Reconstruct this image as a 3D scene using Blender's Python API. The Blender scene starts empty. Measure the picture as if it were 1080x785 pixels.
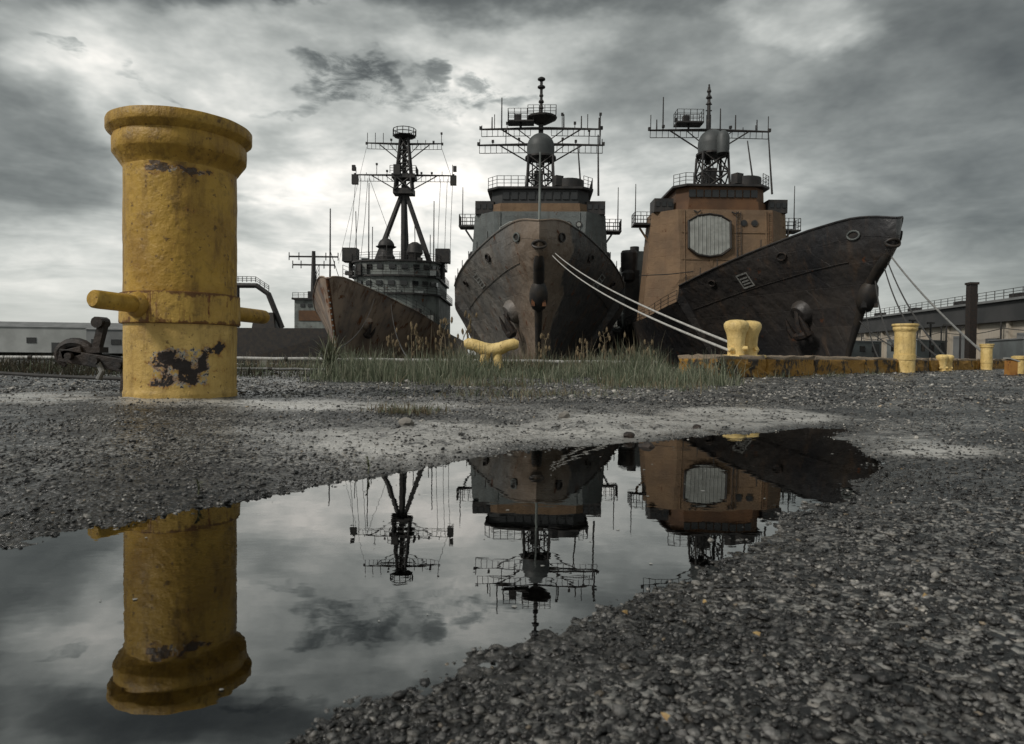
import bpy, bmesh, math, random
import numpy as np
from mathutils import Vector, Matrix

random.seed(7)
rng = np.random.default_rng(11)
S = bpy.context.scene
COL = S.collection
R = math.radians

# ------------------------------------------------------------------ camera
EYE = 0.40                                   # eye height above the puddle, crouching at the kerb
cam = bpy.data.cameras.new('camera')
cam.sensor_width = 36.0
cam.lens = 734.0 / 1080.0 * 36.0
cam.clip_start = 0.05
cam.clip_end = 6000
cam.dof.use_dof = True
cam.dof.focus_distance = 6.0
cam.dof.aperture_fstop = 11.0
camo = bpy.data.objects.new('camera', cam)
COL.objects.link(camo)
S.camera = camo
_p, _r = -math.atan(18.0 / 734.0), R(0.6)
camo.matrix_world = (Matrix.Translation((0, 0, EYE)) @ Matrix.Rotation(math.pi / 2 + _p, 4, 'X')
                     @ Matrix.Rotation(_r, 4, 'Z'))
S.render.resolution_x, S.render.resolution_y = 1024, 744

# ------------------------------------------------------------------ light
SUN = Vector((-0.62, -0.44, 0.66)).normalized()      # direction towards the veiled sun
sl = bpy.data.lights.new('sun', 'SUN')
sl.energy = 1.5
sl.angle = R(11)
sl.color = (1.0, 0.95, 0.88)
so = bpy.data.objects.new('sun', sl)
so.rotation_euler = SUN.to_track_quat('Z', 'Y').to_euler()
so.location = (0, 0, 60)
COL.objects.link(so)
S.view_settings.view_transform = 'Standard'
S.view_settings.look = 'None'
S.view_settings.gamma = 1
S.view_settings.exposure = 0.6


class NT:
    """tiny helper for building node trees"""
    def __init__(self, tree):
        self.t = tree
        tree.nodes.clear()

    def n(self, kind, ins=None, **props):
        nd = self.t.nodes.new(kind)
        for k, v in props.items():
            setattr(nd, k, v)
        for k, v in (ins or {}).items():
            self.set(nd.inputs[k], v)
        return nd

    def set(self, sock, v):
        if isinstance(v, bpy.types.NodeSocket):
            self.t.links.new(v, sock)
        else:
            if isinstance(v, (tuple, list)) and len(v) == 3 and sock.type == 'RGBA':
                v = (*v, 1)
            sock.default_value = v

    def m(self, op, a, b=None, c=None, clamp=False):
        nd = self.t.nodes.new('ShaderNodeMath')
        nd.operation = op
        nd.use_clamp = clamp
        for i, v in enumerate((a, b, c)):
            if v is not None:
                self.set(nd.inputs[i], v)
        return nd.outputs[0]

    def mix(self, fac, a, b, blend='MIX'):
        nd = self.t.nodes.new('ShaderNodeMix')
        nd.data_type = 'RGBA'
        nd.blend_type = blend
        self.set(nd.inputs[0], fac)
        self.set(nd.inputs[6], a)
        self.set(nd.inputs[7], b)
        return nd.outputs[2]

    def noise(self, vec, scale, detail=4, rough=0.55, dist=0.0, out=0):
        nd = self.n('ShaderNodeTexNoise', {'Vector': vec, 'Scale': scale, 'Detail': detail,
                                          'Roughness': rough, 'Distortion': dist})
        return nd.outputs[out]

    def ramp(self, fac, lo, hi, a=0.0, b=1.0, smooth=True):
        nd = self.t.nodes.new('ShaderNodeMapRange')
        nd.interpolation_type = 'SMOOTHSTEP' if smooth else 'LINEAR'
        for i, v in enumerate((fac, lo, hi, a, b)):
            self.set(nd.inputs[i], v)
        return nd.outputs[0]

    def vmap(self, vec, scale=(1, 1, 1), loc=(0, 0, 0)):
        return self.n('ShaderNodeMapping', {'Vector': vec, 'Scale': scale, 'Location': loc}).outputs[0]


# ------------------------------------------------------------------ sky: broken storm overcast
world = bpy.data.worlds.new('World')
S.world = world
world.use_nodes = True
world.cycles.sampling_method = 'MANUAL'
world.cycles.sample_map_resolution = 256
w = NT(world.node_tree)
tc = w.n('ShaderNodeTexCoord').outputs['Generated']
sep = w.n('ShaderNodeSeparateXYZ', {0: tc}).outputs
dx, dy, dz = sep[0], sep[1], sep[2]
dzp = w.m('MAXIMUM', dz, 0.0)
# heading / height coordinates (tangent of azimuth and elevation about the view over the harbour)
dyc = w.m('MAXIMUM', dy, 0.05)
ta = w.m('DIVIDE', dx, dyc)
tb = w.m('DIVIDE', dzp, dyc)
warp1 = w.n('ShaderNodeSeparateXYZ', {0: w.noise(w.vmap(tc, (2.6, 2.6, 5.2)), 1.0, 3, 0.55, 0, 1)}).outputs
warp2 = w.n('ShaderNodeSeparateXYZ', {0: w.noise(w.vmap(tc, (9, 9, 18)), 1.0, 4, 0.62, 0, 1)}).outputs


def warped(k1, k2):
    a = w.m('ADD', ta, w.m('MULTIPLY_ADD', w.m('SUBTRACT', warp1[0], 0.5), k1,
                           w.m('MULTIPLY', w.m('SUBTRACT', warp2[0], 0.5), k2)))
    b = w.m('ADD', tb, w.m('MULTIPLY_ADD', w.m('SUBTRACT', warp1[1], 0.5), k1 * 0.6,
                           w.m('MULTIPLY', w.m('SUBTRACT', warp2[1], 0.5), k2 * 0.7)))
    return a, b


soft = warped(0.42, 0.12)
crisp = warped(0.12, 0.24)


def cloud(ab, a0, b0, ra, rb, amt, edge=0.0, slant=0.0):
    u = w.m('SUBTRACT', ab[0], a0)
    v = w.m('SUBTRACT', w.m('MULTIPLY_ADD', u, -slant, ab[1]), b0)
    u = w.m('DIVIDE', u, ra)
    v = w.m('DIVIDE', v, rb)
    d = w.m('MULTIPLY_ADD', u, u, w.m('MULTIPLY', v, v))
    return w.ramp(d, 1.0 if ab is soft else 1.7, edge, 0.0, amt)


wisp = w.ramp(w.noise(w.vmap(tc, (16, 16, 40)), 1.0, 5, 0.65, 0.3), 0.36, 0.60)
acc = None
for args in (
    # soft masses: heading, height, half sizes, log-brightness
    (soft, -0.50, 0.40, 0.32, 0.11, 0.70),        # pale break above the big bollard
    (soft, -0.22, 0.46, 0.20, 0.07, 0.65),
    (soft, 0.00, 0.42, 0.20, 0.12, 0.80),
    (soft, -0.10, 0.22, 0.40, 0.24, 0.50),        # bright air behind the masts
    (soft, 0.41, 0.49, 0.12, 0.06, 0.75),
    (soft, -0.45, 0.53, 0.24, 0.075, -1.1),       # dark roll top left
    (soft, 0.05, 0.55, 0.42, 0.085, -0.9),        # dark band top centre
    (soft, -0.76, 0.30, 0.24, 0.14, -0.9),       # dark cloud at the left edge
    (soft, -0.80, 0.52, 0.14, 0.16, -0.9),
    (soft, 0.82, 0.34, 0.58, 0.38, -1.05),        # heavy dark bank right
    (soft, 0.25, 0.34, 0.24, 0.12, -0.30),
    (soft, 0.55, 0.08, 0.30, 0.10, 0.10),
    # crisp dark scraps
    (crisp, -0.125, 0.378, 0.055, 0.018, -1.1, 0.0, -0.45),
    (crisp, -0.245, 0.385, 0.085, 0.022, -1.2, 0.0, -0.12),
    (crisp, -0.29, 0.352, 0.05, 0.014, -0.6, 0.0, 0.2),
    (crisp, -0.02, 0.372, 0.06, 0.020, -1.0, 0.0, -0.1),
    (crisp, -0.315, 0.507, 0.06, 0.014, -0.7, 0.0, -0.2),
    (crisp, -0.645, 0.44, 0.018, 0.014, -0.6, 0.0, -0.5),
    (crisp, -0.52, 0.385, 0.04, 0.010, -0.4, 0.0, -0.5),
    (crisp, -0.45, 0.225, 0.10, 0.018, -0.3, 0.0, 0.1),
):
    c = cloud(*args)
    if args[0] is crisp:
        c = w.m('MULTIPLY', c, wisp)
    acc = c if acc is None else w.m('ADD', acc, c)
# cloud structure over the whole sky, on a flat cloud layer
zz = w.m('ADD', dzp, 0.10)
lay = w.n('ShaderNodeCombineXYZ', {0: w.m('DIVIDE', dx, zz), 1: w.m('DIVIDE', dy, zz), 2: 0.0}).outputs[0]
n1 = w.noise(w.vmap(lay, (0.55, 0.55, 1), (3.1, 0.7, 0)), 1.0, 5, 0.58, 0.4)
n2 = w.noise(w.vmap(lay, (1.7, 1.7, 1), (8.3, 4.4, 0)), 1.0, 4, 0.6, 0.6)
fade = w.ramp(dzp, 0.0, 0.18, 0.10, 1.0)
struct_ = w.m('MULTIPLY', fade, w.m('ADD', w.m('MULTIPLY', w.m('SUBTRACT', n1, 0.5), 1.9),
                                    w.m('MULTIPLY', w.m('SUBTRACT', n2, 0.5), 1.3)))
billow = w.m('MULTIPLY', w.ramp(dzp, 0.02, 0.22, 0.25, 1.0), w.m('ADD', w.m('MULTIPLY', w.m('SUBTRACT', warp2[2], 0.5), 1.4), w.m('MULTIPLY', w.m('SUBTRACT', warp1[2], 0.5), 0.9)))
expo = w.m('ADD', acc, w.m('ADD', struct_, billow))
base = w.ramp(dzp, 0.04, 0.50, 0.39, 0.19)
lum = w.m('MULTIPLY', base, w.m('POWER', 2.71828, expo))
lum = w.m('MINIMUM', lum, 0.78)
tint = w.n('ShaderNodeValToRGB', {0: w.ramp(lum, 0.05, 0.75, 0, 1, False)})
cr = tint.color_ramp
cr.elements[0].color = (0.95, 1.03, 0.98, 1)
cr.elements[1].color = (1.05, 1.0, 0.93, 1)
e = cr.elements.new(0.5)
e.color = (0.99, 1.015, 0.96, 1)
cl = w.mix(1.0, tint.outputs[0], w.n('ShaderNodeCombineXYZ', {0: lum, 1: lum, 2: lum}).outputs[0], 'MULTIPLY')
cl10 = w.n('ShaderNodeVectorMath', {0: cl, 'Scale': 10.0}, operation='SCALE').outputs[0]
sky = w.n('ShaderNodeTexSky', sky_type='NISHITA', sun_disc=False,
          sun_elevation=math.asin(SUN.z), sun_rotation=math.atan2(SUN.x, SUN.y))
cover = w.mix(0.96, sky.outputs[0], cl10)
bg = w.n('ShaderNodeBackground', {'Color': cover, 'Strength': 0.1})
w.n('ShaderNodeOutputWorld', {'Surface': bg.outputs[0]})


# ------------------------------------------------------------------ materials
def pmat(name, base, alt=None, scale=3.0, rough=0.6, metal=0.0, rust=0.0, rustcol=(0.13, 0.045, 0.015),
         rscale=4.0, streak=0.0, streakcol=None, bump=0.15, bscale=30.0, spec=0.4, patch=None, sscale=1.0, bow_shading=False):
    """weathered paint / stone / steel: base and alt colours, rust spots, vertical streaks, relief"""
    m = bpy.data.materials.new(name)
    m.use_nodes = True
    k = NT(m.node_tree)
    co = k.n('ShaderNodeTexCoord').outputs['Object']
    alt = alt or tuple(c * 0.7 for c in base)
    col = k.mix(k.ramp(k.noise(co, scale, 6, 0.6), 0.35, 0.65), base, alt)
    if patch:                                   # repainted rectangles
        pc, ps = patch
        cs = k.n('ShaderNodeSeparateXYZ', {0: co}).outputs
        br = k.n('ShaderNodeTexBrick', {'Vector': k.n('ShaderNodeCombineXYZ', {0: k.m('ADD', cs[1], cs[0]), 1: cs[2], 2: 0.0}).outputs[0], 'Scale': ps, 'Color1': (0, 0, 0, 1),
                                        'Color2': (1, 1, 1, 1), 'Mortar': (0.5, 0.5, 0.5, 1), 'Mortar Size': 0.006})
        col = k.mix(k.m('MULTIPLY', k.ramp(br.outputs[0], 0.55, 0.9), 0.35), col, pc)
    if bow_shading:                                   # bow light and shade put into the colour: rust-brown left of stem, near-black right
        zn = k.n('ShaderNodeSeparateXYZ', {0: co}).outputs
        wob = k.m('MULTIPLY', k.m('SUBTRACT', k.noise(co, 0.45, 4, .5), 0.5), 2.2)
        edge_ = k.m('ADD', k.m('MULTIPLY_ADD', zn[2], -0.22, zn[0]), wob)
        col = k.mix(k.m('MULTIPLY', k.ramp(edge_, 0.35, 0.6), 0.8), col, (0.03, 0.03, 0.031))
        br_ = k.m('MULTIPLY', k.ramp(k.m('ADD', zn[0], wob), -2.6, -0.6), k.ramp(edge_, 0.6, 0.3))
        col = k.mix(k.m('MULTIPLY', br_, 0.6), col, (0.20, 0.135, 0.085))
    if streak:
        st = k.noise(k.vmap(co, (2.2 * sscale, 2.2 * sscale, 0.12 * sscale)), 2.0, 7, 0.7)
        col = k.mix(k.m('MULTIPLY', k.ramp(st, 0.5, 0.72), streak), col, streakcol or rustcol)
    rg = rough
    if rust:
        rn = k.noise(co, rscale, 8, 0.68)
        rm = k.ramp(rn, 0.66 - 0.2 * rust, 0.72 - 0.2 * rust)
        rc = k.mix(k.noise(co, rscale * 6, 3), rustcol, tuple(c * 0.35 for c in rustcol))
        col = k.mix(rm, col, rc)
        rg = k.m('MULTIPLY_ADD', rm, 0.85 - rough, rough)
    fine = k.noise(co, bscale, 6, 0.65)
    if patch:
        fine = k.m('ADD', k.m('MULTIPLY', br.outputs['Fac'], -1.2), k.m('MULTIPLY_ADD', k.noise(co, 0.9, 2, .5), 2.5, fine))
        bump = 0.6
    bp = k.n('ShaderNodeBump', {'Strength': bump, 'Distance': 0.12 if patch else 0.02, 'Height': fine})
    b = k.n('ShaderNodeBsdfPrincipled', {'Base Color': col, 'Roughness': rg, 'Metallic': metal,
                                         'Specular IOR Level': spec, 'Normal': bp.outputs[0]})
    k.n('ShaderNodeOutputMaterial', {'Surface': b.outputs[0]})
    return m


M = {}
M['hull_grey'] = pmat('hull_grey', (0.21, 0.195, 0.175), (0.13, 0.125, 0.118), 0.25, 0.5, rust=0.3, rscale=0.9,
                      streak=0.75, streakcol=(0.13, 0.075, 0.042), sscale=0.22, bow_shading=True, bump=0.25, bscale=1.2,
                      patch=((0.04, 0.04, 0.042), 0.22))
M['hull_dark'] = pmat('hull_dark', (0.024, 0.024, 0.026), (0.048, 0.042, 0.038), 0.16, 0.45, rust=0.15, rscale=0.8,
                      streak=0.65, streakcol=(0.095, 0.065, 0.045), sscale=0.22, bump=0.25, bscale=1.2,
                      patch=((0.016, 0.016, 0.018), 0.2))
M['hull_rusty'] = pmat('hull_rusty', (0.36, 0.27, 0.20), (0.16, 0.135, 0.12), 0.35, 0.7, rust=0.45, rscale=0.7,
                       rustcol=(0.22, 0.085, 0.03), streak=1.0, streakcol=(0.085, 0.045, 0.026), sscale=0.22, bump=0.3, bscale=1.0)
M['stem_dark'] = pmat('stem_dark', (0.018, 0.017, 0.017), (0.035, 0.028, 0.022), 1.2, 0.55, rust=0.2)
M['haze_grey'] = pmat('haze_grey', (0.135, 0.15, 0.147), (0.098, 0.11, 0.108), 0.4, 0.6, rust=0.06, rscale=1.3,
                      sscale=0.35, patch=((0.085, 0.094, 0.093), 0.3), streak=0.4, streakcol=(0.07, 0.055, 0.04))
M['tan_primer'] = pmat('tan_primer', (0.215, 0.138, 0.078), (0.155, 0.102, 0.062), 0.35, 0.7, rust=0.1, rscale=1.1,
                       sscale=0.35, patch=((0.17, 0.105, 0.06), 0.3), streak=0.5, streakcol=(0.15, 0.085, 0.05))
M['tan_dark'] = pmat('tan_dark', (0.13, 0.065, 0.03), (0.08, 0.042, 0.022), 0.5, 0.7, rust=0.2, rscale=1.3)
M['old_grey'] = pmat('old_grey', (0.20, 0.22, 0.205), (0.10, 0.11, 0.105), 0.5, 0.65, rust=0.22, rscale=1.0,
                     sscale=0.35, streak=0.6, streakcol=(0.035, 0.032, 0.028))
M['mast_dark'] = pmat('mast_dark', (0.018, 0.018, 0.019), (0.04, 0.036, 0.033), 1.5, 0.6, rust=0.1)
M['dark_glass'] = pmat('dark_glass', (0.012, 0.013, 0.014), (0.02, 0.02, 0.02), 1, 0.15, spec=0.5, bump=0.02)
M['radome'] = pmat('radome', (0.075, 0.082, 0.082), (0.055, 0.06, 0.06), 1.0, 0.55)
M['array_grey'] = pmat('array_grey', (0.30, 0.31, 0.29), (0.21, 0.215, 0.20), 1.3, 0.6, streak=0.4, streakcol=(0.12, 0.11, 0.09))
M['mark_white'] = pmat('mark_white', (0.34, 0.34, 0.32), (0.18, 0.18, 0.17), 3.0, 0.6)
M['rust'] = pmat('rust', (0.16, 0.065, 0.025), (0.06, 0.03, 0.018), 3, 0.85)
M['black_steel'] = pmat('black_steel', (0.014, 0.013, 0.013), (0.035, 0.024, 0.018), 5, 0.6, rust=0.15, bump=0.5)
M['rope_white'] = pmat('rope_white', (0.50, 0.49, 0.46), (0.36, 0.35, 0.33), 6, 0.8, bump=0.4, bscale=60)
M['rope_dark'] = pmat('rope_dark', (0.035, 0.034, 0.033), (0.06, 0.058, 0.055), 6, 0.8)
M['rope_grey'] = pmat('rope_grey', (0.22, 0.22, 0.21), (0.14, 0.14, 0.135), 6, 0.8)
M['pipe_white'] = pmat('pipe_white', (0.50, 0.50, 0.48), (0.32, 0.31, 0.29), 3, 0.55, rust=0.08)
M['concrete'] = pmat('concrete', (0.25, 0.235, 0.21), (0.15, 0.14, 0.125), 2, 0.85, bump=0.5)
M['warehouse_beige'] = pmat('warehouse_beige', (0.46, 0.41, 0.34), (0.36, 0.32, 0.26), 0.2, 0.8, streak=0.35, streakcol=(0.16, 0.13, 0.10))
M['warehouse_dark'] = pmat('warehouse_dark', (0.035, 0.037, 0.038), (0.055, 0.055, 0.055), 0.2, 0.7)
M['warehouse_pale'] = pmat('warehouse_pale', (0.38, 0.39, 0.38), (0.28, 0.29, 0.28), 0.1, 0.7)
M['roof_grey'] = pmat('roof_grey', (0.20, 0.205, 0.205), (0.14, 0.145, 0.145), 0.2, 0.6)
M['trailer_grey'] = pmat('trailer_grey', (0.15, 0.17, 0.17), (0.10, 0.11, 0.11), 0.4, 0.6, rust=0.1)
M['kerb_stone'] = None


def yellow_paint(name, bare=0.0, seed=0.0, fade=0.0, zlo=0.0, zhi=0.45, rusty=0.0):
    """thick, many-coated yellow enamel; chipped to black iron and grey primer in a belt between zlo and zhi"""
    m = bpy.data.materials.new(name)
    m.use_nodes = True
    k = NT(m.node_tree)
    tco = k.n('ShaderNodeTexCoord').outputs['Object']
    co = k.vmap(tco, (1, 1, 1), (seed, seed * 1.7, 0))
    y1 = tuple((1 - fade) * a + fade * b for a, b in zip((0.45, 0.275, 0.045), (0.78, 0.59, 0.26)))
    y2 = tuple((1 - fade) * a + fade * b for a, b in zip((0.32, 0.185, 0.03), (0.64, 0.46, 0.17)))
    col = k.mix(k.ramp(k.noise(co, 3.5, 6, 0.6), 0.35, 0.68), y1, y2)
    dirt = k.noise(k.vmap(co, (4, 4, 0.8)), 2.0, 6, 0.7)
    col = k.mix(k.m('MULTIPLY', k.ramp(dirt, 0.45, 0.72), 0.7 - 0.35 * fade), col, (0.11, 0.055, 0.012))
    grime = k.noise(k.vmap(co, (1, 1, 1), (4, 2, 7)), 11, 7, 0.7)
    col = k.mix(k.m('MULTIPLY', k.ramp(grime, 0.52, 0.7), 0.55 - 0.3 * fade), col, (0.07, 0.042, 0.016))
    speck = k.noise(co, 24, 4, 0.6)
    col = k.mix(k.m('MULTIPLY', k.ramp(speck, 0.62, 0.70), 0.7), col, (0.06, 0.03, 0.012))
    rg = 0.5
    if bare:
        z = k.n('ShaderNodeSeparateXYZ', {0: tco}).outputs
        belt = k.m('MULTIPLY', k.ramp(z[2], zlo, zlo + 0.08), k.ramp(z[2], zhi, zhi - 0.10))
        side = k.ramp(k.m('ABSOLUTE', k.m('SUBTRACT', z[0], 0.13)), 0.27, 0.12)
        zone = k.m('MULTIPLY', belt, side)
        n = k.noise(co, 7.0, 8, 0.62, 0.3)
        nf = k.noise(co, 30.0, 5, 0.7)
        prim = k.ramp(k.m('MULTIPLY_ADD', zone, 0.30, k.m('MULTIPLY_ADD', nf, 0.55, k.m('MULTIPLY', n, 0.35))),
                      0.70, 0.735)
        col = k.mix(k.m('MULTIPLY', prim, bare), col, (0.30, 0.29, 0.26))
        iron = k.ramp(k.m('MULTIPLY_ADD', zone, 0.23, n), 0.705, 0.72)
        iron2 = k.ramp(k.m('MULTIPLY_ADD', zone, 0.16, nf), 0.74, 0.76)
        halo = k.ramp(k.m('MULTIPLY_ADD', zone, 0.23, n), 0.64, 0.705)
        col = k.mix(k.m('MULTIPLY', halo, 0.6 * bare), col, (0.22, 0.085, 0.015))
        col = k.mix(k.m('MULTIPLY', k.m('MAXIMUM', iron, iron2), bare), col, (0.018, 0.012, 0.010))
    # thin rust bleeding
    ru = k.noise(k.vmap(co, (5, 5, 1.4), (seed, 0, 3.3)), 2.2, 8, 0.7)
    rm = k.ramp(ru, 0.66 - 0.09 * rusty, 0.74 - 0.10 * rusty)
    col = k.mix(k.m('MULTIPLY', rm, 0.7 + 0.25 * rusty), col, (0.13, 0.04, 0.010))
    if rusty:
        zc = k.n('ShaderNodeSeparateXYZ', {0: tco}).outputs[2]
        lip = k.ramp(k.m('ADD', k.m('ABSOLUTE', k.m('SUBTRACT', zc, 0.608)), k.m('MULTIPLY', k.m('SUBTRACT', k.noise(co, 14, 6, 0.7), 0.5), 0.16)), 0.080, 0.098)
        col = k.mix(k.m('MULTIPLY', lip, 0.85), col, (0.10, 0.035, 0.010))
        drip = k.noise(k.vmap(co, (9, 9, 1.1)), 1.5, 6, 0.7)
        col = k.mix(k.m('MULTIPLY', k.ramp(drip, 0.55, 0.64), 0.85), col, (0.12, 0.04, 0.012))
    coarse = k.noise(co, 9, 5, 0.6)
    crack = k.n('ShaderNodeTexVoronoi', {'Vector': k.vmap(co, (1, 1, 0.7)), 'Scale': 22.0}, feature='SMOOTH_F1').outputs[0]
    hgt = k.m('ADD', k.m('MULTIPLY', coarse, 1.2), k.m('MULTIPLY_ADD', k.noise(co, 45, 6, 0.6), 0.5, k.m('MULTIPLY', crack, 0.5)))
    bp = k.n('ShaderNodeBump', {'Strength': 0.8, 'Distance': 0.013, 'Height': hgt})
    b = k.n('ShaderNodeBsdfPrincipled', {'Base Color': col, 'Roughness': rg, 'Specular IOR Level': 0.35,
                                         'Normal': bp.outputs[0]})
    k.n('ShaderNodeOutputMaterial', {'Surface': b.outputs[0]})
    return m


M['yellow_old'] = yellow_paint('yellow_old', 0.0, 0.0)
M['yellow_bare'] = yellow_paint('yellow_bare', 1.0, 2.4, 0.35, 0.02, 0.42)
M['yellow_collar'] = yellow_paint('yellow_collar', 0.0, 3.7, 0.1, rusty=1.0)
M['yellow_shaft'] = yellow_paint('yellow_shaft', 0.8, 6.2, 0.0, 1.44, 1.60)
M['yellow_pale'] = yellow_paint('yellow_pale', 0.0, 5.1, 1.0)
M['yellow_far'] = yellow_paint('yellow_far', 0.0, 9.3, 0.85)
M['orange_paint'] = pmat('orange_paint', (0.36, 0.17, 0.04), (0.24, 0.10, 0.025), 4, 0.6, rust=0.35, rscale=6)


def kerb_mat():
    m = bpy.data.materials.new('kerb_stone')
    m.use_nodes = True
    k = NT(m.node_tree)
    oi = k.n('ShaderNodeObjectInfo').outputs['Random']
    co0 = k.n('ShaderNodeTexCoord').outputs['Object']
    co = k.n('ShaderNodeVectorMath', {0: co0, 1: k.n('ShaderNodeCombineXYZ', {0: k.m('MULTIPLY', oi, 40)}).outputs[0]}).outputs[0]
    z = k.n('ShaderNodeSeparateXYZ', {0: co0}).outputs[2]
    yel = k.mix(k.noise(co, 5, 5), (0.40, 0.22, 0.03), (0.25, 0.12, 0.02))
    n = k.m('ADD', k.noise(co, 2.2, 8, 0.65), k.m('MULTIPLY_ADD', k.noise(co, 9, 5, 0.7), 0.35, -0.17))
    n = k.m('MULTIPLY_ADD', k.m('SUBTRACT', oi, 0.5), 0.10, n)
    col = k.mix(k.ramp(n, 0.50, 0.60), yel, (0.035, 0.026, 0.019))
    col = k.mix(k.ramp(z, 0.335, 0.365), col, (0.22, 0.17, 0.12))
    hgt = k.m('ADD', k.noise(co, 6, 6, 0.65), k.m('MULTIPLY', k.noise(co, 30, 5, 0.7), 0.5))
    bp = k.n('ShaderNodeBump', {'Strength': 1.0, 'Distance': 0.05, 'Height': hgt})
    b = k.n('ShaderNodeBsdfPrincipled', {'Base Color': col, 'Roughness': 0.8, 'Normal': bp.outputs[0]})
    k.n('ShaderNodeOutputMaterial', {'Surface': b.outputs[0]})
    return m


M['kerb_stone'] = kerb_mat()


def ground_mat():
    m = bpy.data.materials.new('wet_broken_asphalt')
    m.use_nodes = True
    k = NT(m.node_tree)
    co = k.n('ShaderNodeTexCoord').outputs['Object']
    z = k.n('ShaderNodeSeparateXYZ', {0: co}).outputs[2]
    big = k.noise(co, 0.9, 6, 0.6)
    mid = k.noise(co, 7, 6, 0.65)
    vor = k.n('ShaderNodeTexVoronoi', {'Vector': co, 'Scale': 75.0, 'Randomness': 1.0})
    vor2 = k.n('ShaderNodeTexVoronoi', {'Vector': co, 'Scale': 34.0, 'Randomness': 1.0})
    stone = k.n('ShaderNodeSeparateXYZ', {0: vor.outputs['Color']}).outputs
    st2 = k.n('ShaderNodeSeparateXYZ', {0: vor2.outputs['Color']}).outputs
    mixv = k.m('MULTIPLY_ADD', st2[0], 0.45, k.m('MULTIPLY', stone[0], 0.55))
    col = k.mix(k.ramp(mixv, 0.45, 0.62), (0.010, 0.0097, 0.0093), (0.23, 0.225, 0.21))
    col = k.mix(k.ramp(stone[1], 0.90, 0.95), col, (0.30, 0.28, 0.25))
    gap = k.ramp(vor.outputs['Distance'], 0.45, 0.75)
    col = k.mix(k.m('MULTIPLY', gap, 0.75), col, (0.018, 0.017, 0.016))
    # washed sandy film left by dried puddles
    att = k.n('ShaderNodeAttribute', attribute_name='tone').outputs['Fac']
    film = k.m('MULTIPLY', att, k.ramp(k.m('MULTIPLY_ADD', k.noise(co, 28, 4, .7), .5, mid), 0.56, 0.74, .15, 1.0))
    col = k.mix(k.m('MULTIPLY', film, 0.85), col, k.mix(k.noise(co, 16, 6, .7), (0.34, 0.33, 0.305), (0.58, 0.565, 0.53)))
    swathe = k.ramp(k.noise(k.vmap(co, (.55, 1.5, 1), (2.0, 5.0, 0)), 1.0, 6, .65), 0.42, 0.56)
    col = k.mix(k.m('MULTIPLY', k.m('SUBTRACT', 1.0, swathe), k.m('MULTIPLY_ADD', film, -.5, 0.75)), col, (0.015, 0.0145, 0.014))
    # silt under the standing water
    col = k.mix(k.ramp(z, -0.004, -0.02), col, k.mix(mid, (0.030, 0.027, 0.023), (0.075, 0.068, 0.058)))
    wet = k.ramp(k.noise(co, 1.7, 5, 0.6), 0.42, 0.60)
    damp = k.ramp(z, 0.024, 0.004)
    col = k.mix(k.m('MULTIPLY', damp, 0.55), col, (0.02, 0.019, 0.017))
    rg = k.m('SUBTRACT', k.m('MULTIPLY_ADD', wet, 0.20, 0.24), k.m('MULTIPLY', damp, 0.12))
    hgt = k.m('ADD', k.m('MULTIPLY', k.m('SUBTRACT', 0.7, vor.outputs['Distance']), 0.8),
              k.m('ADD', k.m('MULTIPLY', k.m('SUBTRACT', 0.7, vor2.outputs['Distance']), 0.9),
                  k.m('MULTIPLY', k.noise(co, 120, 4, 0.7), 0.35)))
    hgt = k.m('MULTIPLY', hgt, k.m('MULTIPLY_ADD', film, -0.7, 1.0))
    bp = k.n('ShaderNodeBump', {'Strength': 1.0, 'Distance': 0.012, 'Height': hgt})
    b = k.n('ShaderNodeBsdfPrincipled', {'Base Color': col, 'Roughness': rg, 'Specular IOR Level': 0.55,
                                         'Normal': bp.outputs[0]})
    k.n('ShaderNodeOutputMaterial', {'Surface': b.outputs[0]})
    return m


def attr_mat(name, rough=0.5, spec=0.5, bump=0.0, bscale=80, trans=0.0):
    """colour taken from the per-piece colour attribute"""
    m = bpy.data.materials.new(name)
    m.use_nodes = True
    k = NT(m.node_tree)
    c = k.n('ShaderNodeAttribute', attribute_name='tone').outputs['Color']
    ins = {'Base Color': c, 'Roughness': rough, 'Specular IOR Level': spec}
    if bump:
        co = k.n('ShaderNodeTexCoord').outputs['Object']
        nz = k.noise(co, bscale, 5, 0.65)
        ins['Normal'] = k.n('ShaderNodeBump', {'Strength': bump, 'Distance': 0.004, 'Height': nz}).outputs[0]
        ins['Base Color'] = k.mix(k.ramp(nz, 0.35, 0.65), c, k.mix(0.5, c, (0.02, 0.02, 0.02)))
    b = k.n('ShaderNodeBsdfPrincipled', ins)
    sh = b.outputs[0]
    if trans:
        tr = k.n('ShaderNodeBsdfTranslucent', {'Color': c})
        sh = k.n('ShaderNodeMixShader', {0: trans, 1: sh, 2: tr.outputs[0]}).outputs[0]
    k.n('ShaderNodeOutputMaterial', {'Surface': sh})
    return m


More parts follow.
